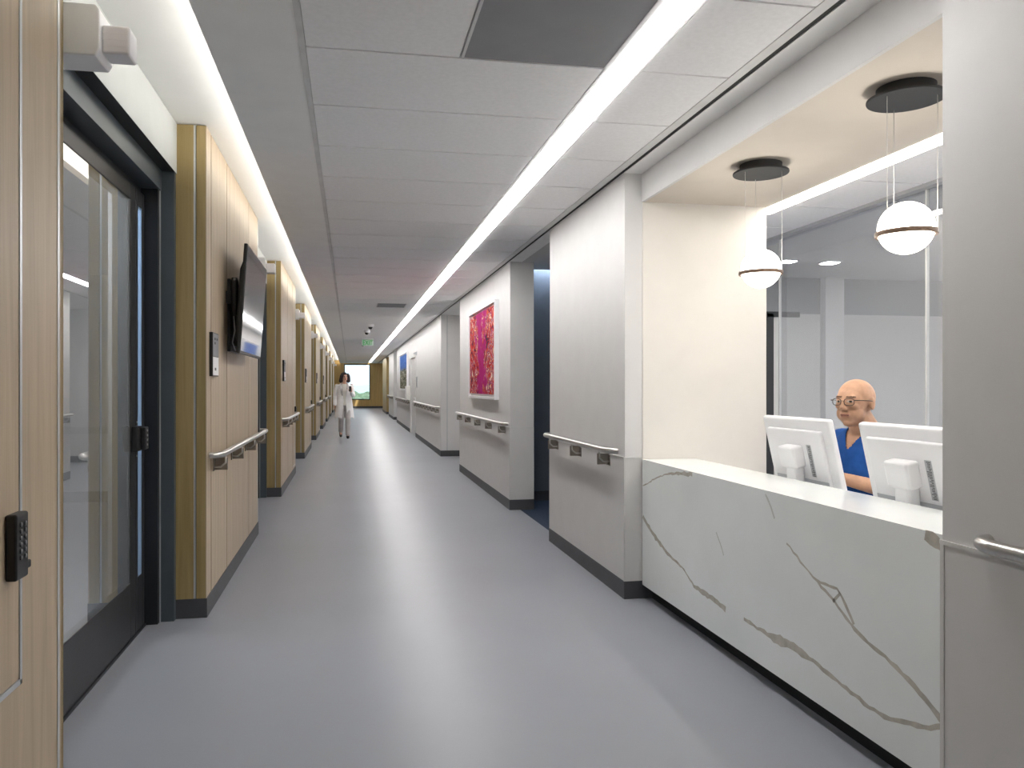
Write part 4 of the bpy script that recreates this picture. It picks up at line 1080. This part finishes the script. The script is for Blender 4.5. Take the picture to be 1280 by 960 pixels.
# stride: local left leg forward
legs = {-1: (Vector((-0.085, 0, 0.86)), Vector((-0.085, 0.13, 0.48)), Vector((-0.08, 0.14, 0.09))), 1: (Vector((0.085, 0, 0.86)), Vector((0.085, 0.03, 0.47)), Vector((0.085, -0.22, 0.15)))}
for s, (h_, k_, a_) in legs.items():
    capsule(b, h_, k_, 0.075, 0.052); capsule(b, k_, a_, 0.05, 0.034); capsule(b, a_ + Vector((0, -0.01, -0.035)), a_ + Vector((0, 0.13, -0.055 if s < 0 else -0.09)), 0.034, 0.028)
bw = remesh(b, 0.006, 4)
hw = Vector(WH); tinv = turn.transposed()
def woman_face(c):
    q = tinv @ (c - hw) / WK
    if q.y > 0.083 and -0.071 < q.z < -0.048 and abs(q.x) < 0.024: return 1
    for s in (-1, 1):
        dx, dz = q.x - s * 0.031, q.z - 0.010
        if q.y > 0.07 and (dx / 0.014) ** 2 + (dz / 0.008) ** 2 < 1: return 2
        if q.y > 0.07 and abs(dx) < 0.019 and 0.028 < q.z < 0.036: return 2
    return 0
face_assign(bw, woman_face); place(bw, mw)
M['lip_w'] = mat('rose_lips', (178, 92, 88), 0.45)
link_mesh('body', bw, ['skin_woman', 'lip_w', 'eyedark'], wo)
# hair: a bob to the shoulders, open at the face
b = MB()
def hp(x, y, z): return hw + turn @ (Vector((x, y, z)) * WK)
b.ell(hp(0, -0.022, 0.042), (0.093 * WK, 0.104 * WK, 0.096 * WK), 'hair', rot=turn, u=28, v=20)
for s in (-1, 1):
    b.tube([hp(s * 0.055, 0.02, 0.085), hp(s * 0.088, 0.035, 0.03), hp(s * 0.098, 0.02, -0.045), hp(s * 0.106, 0.008, -0.115), hp(s * 0.092, 0.015, -0.15)], [(0.034, 0.05), (0.032, 0.055), (0.032, 0.058), (0.034, 0.06), (0.012, 0.025)], 'hair', 14)
b.tube([hp(0, -0.085, 0.03), hp(0, -0.095, -0.06), hp(0, -0.085, -0.145)], [(0.085, 0.035), (0.092, 0.035), (0.06, 0.02)], 'hair', 16)
hm = remesh(b, 0.006, 4)
bt = bmesh.new(); bt.from_mesh(hm)
kill = [v for v in bt.verts if (lambda q: q.y > 0.066 and q.z < 0.062 and abs(q.x) < 0.062)(tinv @ (v.co - hw) / WK)]
bmesh.ops.delete(bt, geom=kill, context='VERTS'); bt.to_mesh(hm); bt.free(); place(hm, mw)
link_mesh('hair', hm, ['hair'], wo)
# top and trousers
b = MB()
loft(b, [(0, 0, 0.83, 0.165, 0.118), (0, 0, 0.95, 0.16, 0.112), (0, 0.004, 1.05, 0.142, 0.108), (0, 0.006, 1.2, 0.158, 0.122), (0, 0, 1.31, 0.155, 0.10), (0, -0.006, 1.372, 0.09, 0.075)])
tp = remesh(b, 0.008, 4); place(tp, mw); link_mesh('blouse', tp, ['shirt'], wo)
b = MB()
for s, (h_, k_, a_) in legs.items(): capsule(b, h_ + Vector((0, 0, 0.0)), k_, 0.093, 0.068); capsule(b, k_, a_ + Vector((0, 0, 0.02)), 0.068, 0.06)
capsule(b, (-0.07, 0, 0.88), (0.07, 0, 0.88), 0.105, 0.105)
tr = remesh(b, 0.008, 4); place(tr, mw); link_mesh('trousers', tr, ['trousers'], wo)
for s, (h_, k_, a_) in legs.items():
    b = MB(); f = a_ + Vector((0, 0.13, -0.06 if s < 0 else -0.10)); capsule(b, a_ + Vector((0, -0.03, -0.05)), f, 0.042, 0.036, m='shoe'); place(b, mw); b.build('shoe', wo)
# lab coat: knee length, open in front, sleeves
b = MB()
loft(b, [(0, -0.015, 0.50, 0.245, 0.185), (0, -0.012, 0.62, 0.235, 0.175), (0, -0.01, 0.80, 0.215, 0.155), (0, -0.008, 0.98, 0.19, 0.138), (0, -0.004, 1.10, 0.178, 0.132), (0, 0, 1.22, 0.188, 0.138), (0, -0.004, 1.32, 0.192, 0.112), (0, -0.01, 1.375, 0.12, 0.085), (0, -0.02, 1.41, 0.075, 0.065)])
for A in (aR, aL): capsule(b, A[0] + Vector((0, 0, -0.015)), A[1], 0.056, 0.049); capsule(b, A[1], A[1] + (A[2] - A[1]) * 0.90, 0.049, 0.043)
ct = remesh(b, 0.0075, 4)
bt = bmesh.new(); bt.from_mesh(ct); kill = []
for v in bt.verts:
    c = v.co
    op = 0.020 + max(0, (c.z - 0.95)) * 0.16 if c.z > 0.95 else 0.020 + (0.95 - c.z) * 0.10
    if c.z < 0.515 and abs(c.x) < 0.21 and abs(c.y) < 0.15: kill.append(v)
    elif c.y > 0.03 and abs(c.x - 0.0) < op and c.z > 0.45: kill.append(v)
    elif c.z > 1.395: kill.append(v)
bmesh.ops.delete(bt, geom=kill, context='VERTS'); bt.to_mesh(ct); bt.free(); place(ct, mw)
o = link_mesh('lab_coat', ct, ['coat'], wo); o['label'] = 'white knee length lab coat, open at the front'
sd = o.modifiers.new('thick', 'SOLIDIFY'); sd.thickness = 0.006
b = MB()
for s in (-1, 1):
    b.prism([(s * 0.03, 1.03), (s * 0.075, 1.36), (s * 0.10, 1.33), (s * 0.115, 1.25), (s * 0.085, 1.23)], 0.128, 0.139, 'coat', 'y')
place(b, mw); b.build('lapel', wo)
b = MB()
b.tube([(0.055, 0.145, 1.10), (0.062, 0.145, 1.22), (0.07, 0.11, 1.33), (0.06, 0.03, 1.41), (0.0, -0.06, 1.425), (-0.06, 0.03, 1.41), (-0.07, 0.11, 1.33), (-0.062, 0.145, 1.24)], 0.007, 'bracket', 8)
b.cyl((0.055, 0.140, 1.095), (0.055, 0.155, 1.095), 0.020, 'steel', 14); place(b, mw); b.build('stethoscope', wo)
ph = MB(); ph.box((-0.165, 0.225, 1.18), (-0.105, 0.235, 1.315), 'dark_plastic', 0.003)
place(ph, mw @ Matrix.Translation((0, 0.0, 0))); tag(ph.build('mobile_phone'), 'dark mobile phone held up by the person in the lab coat', 'phone')
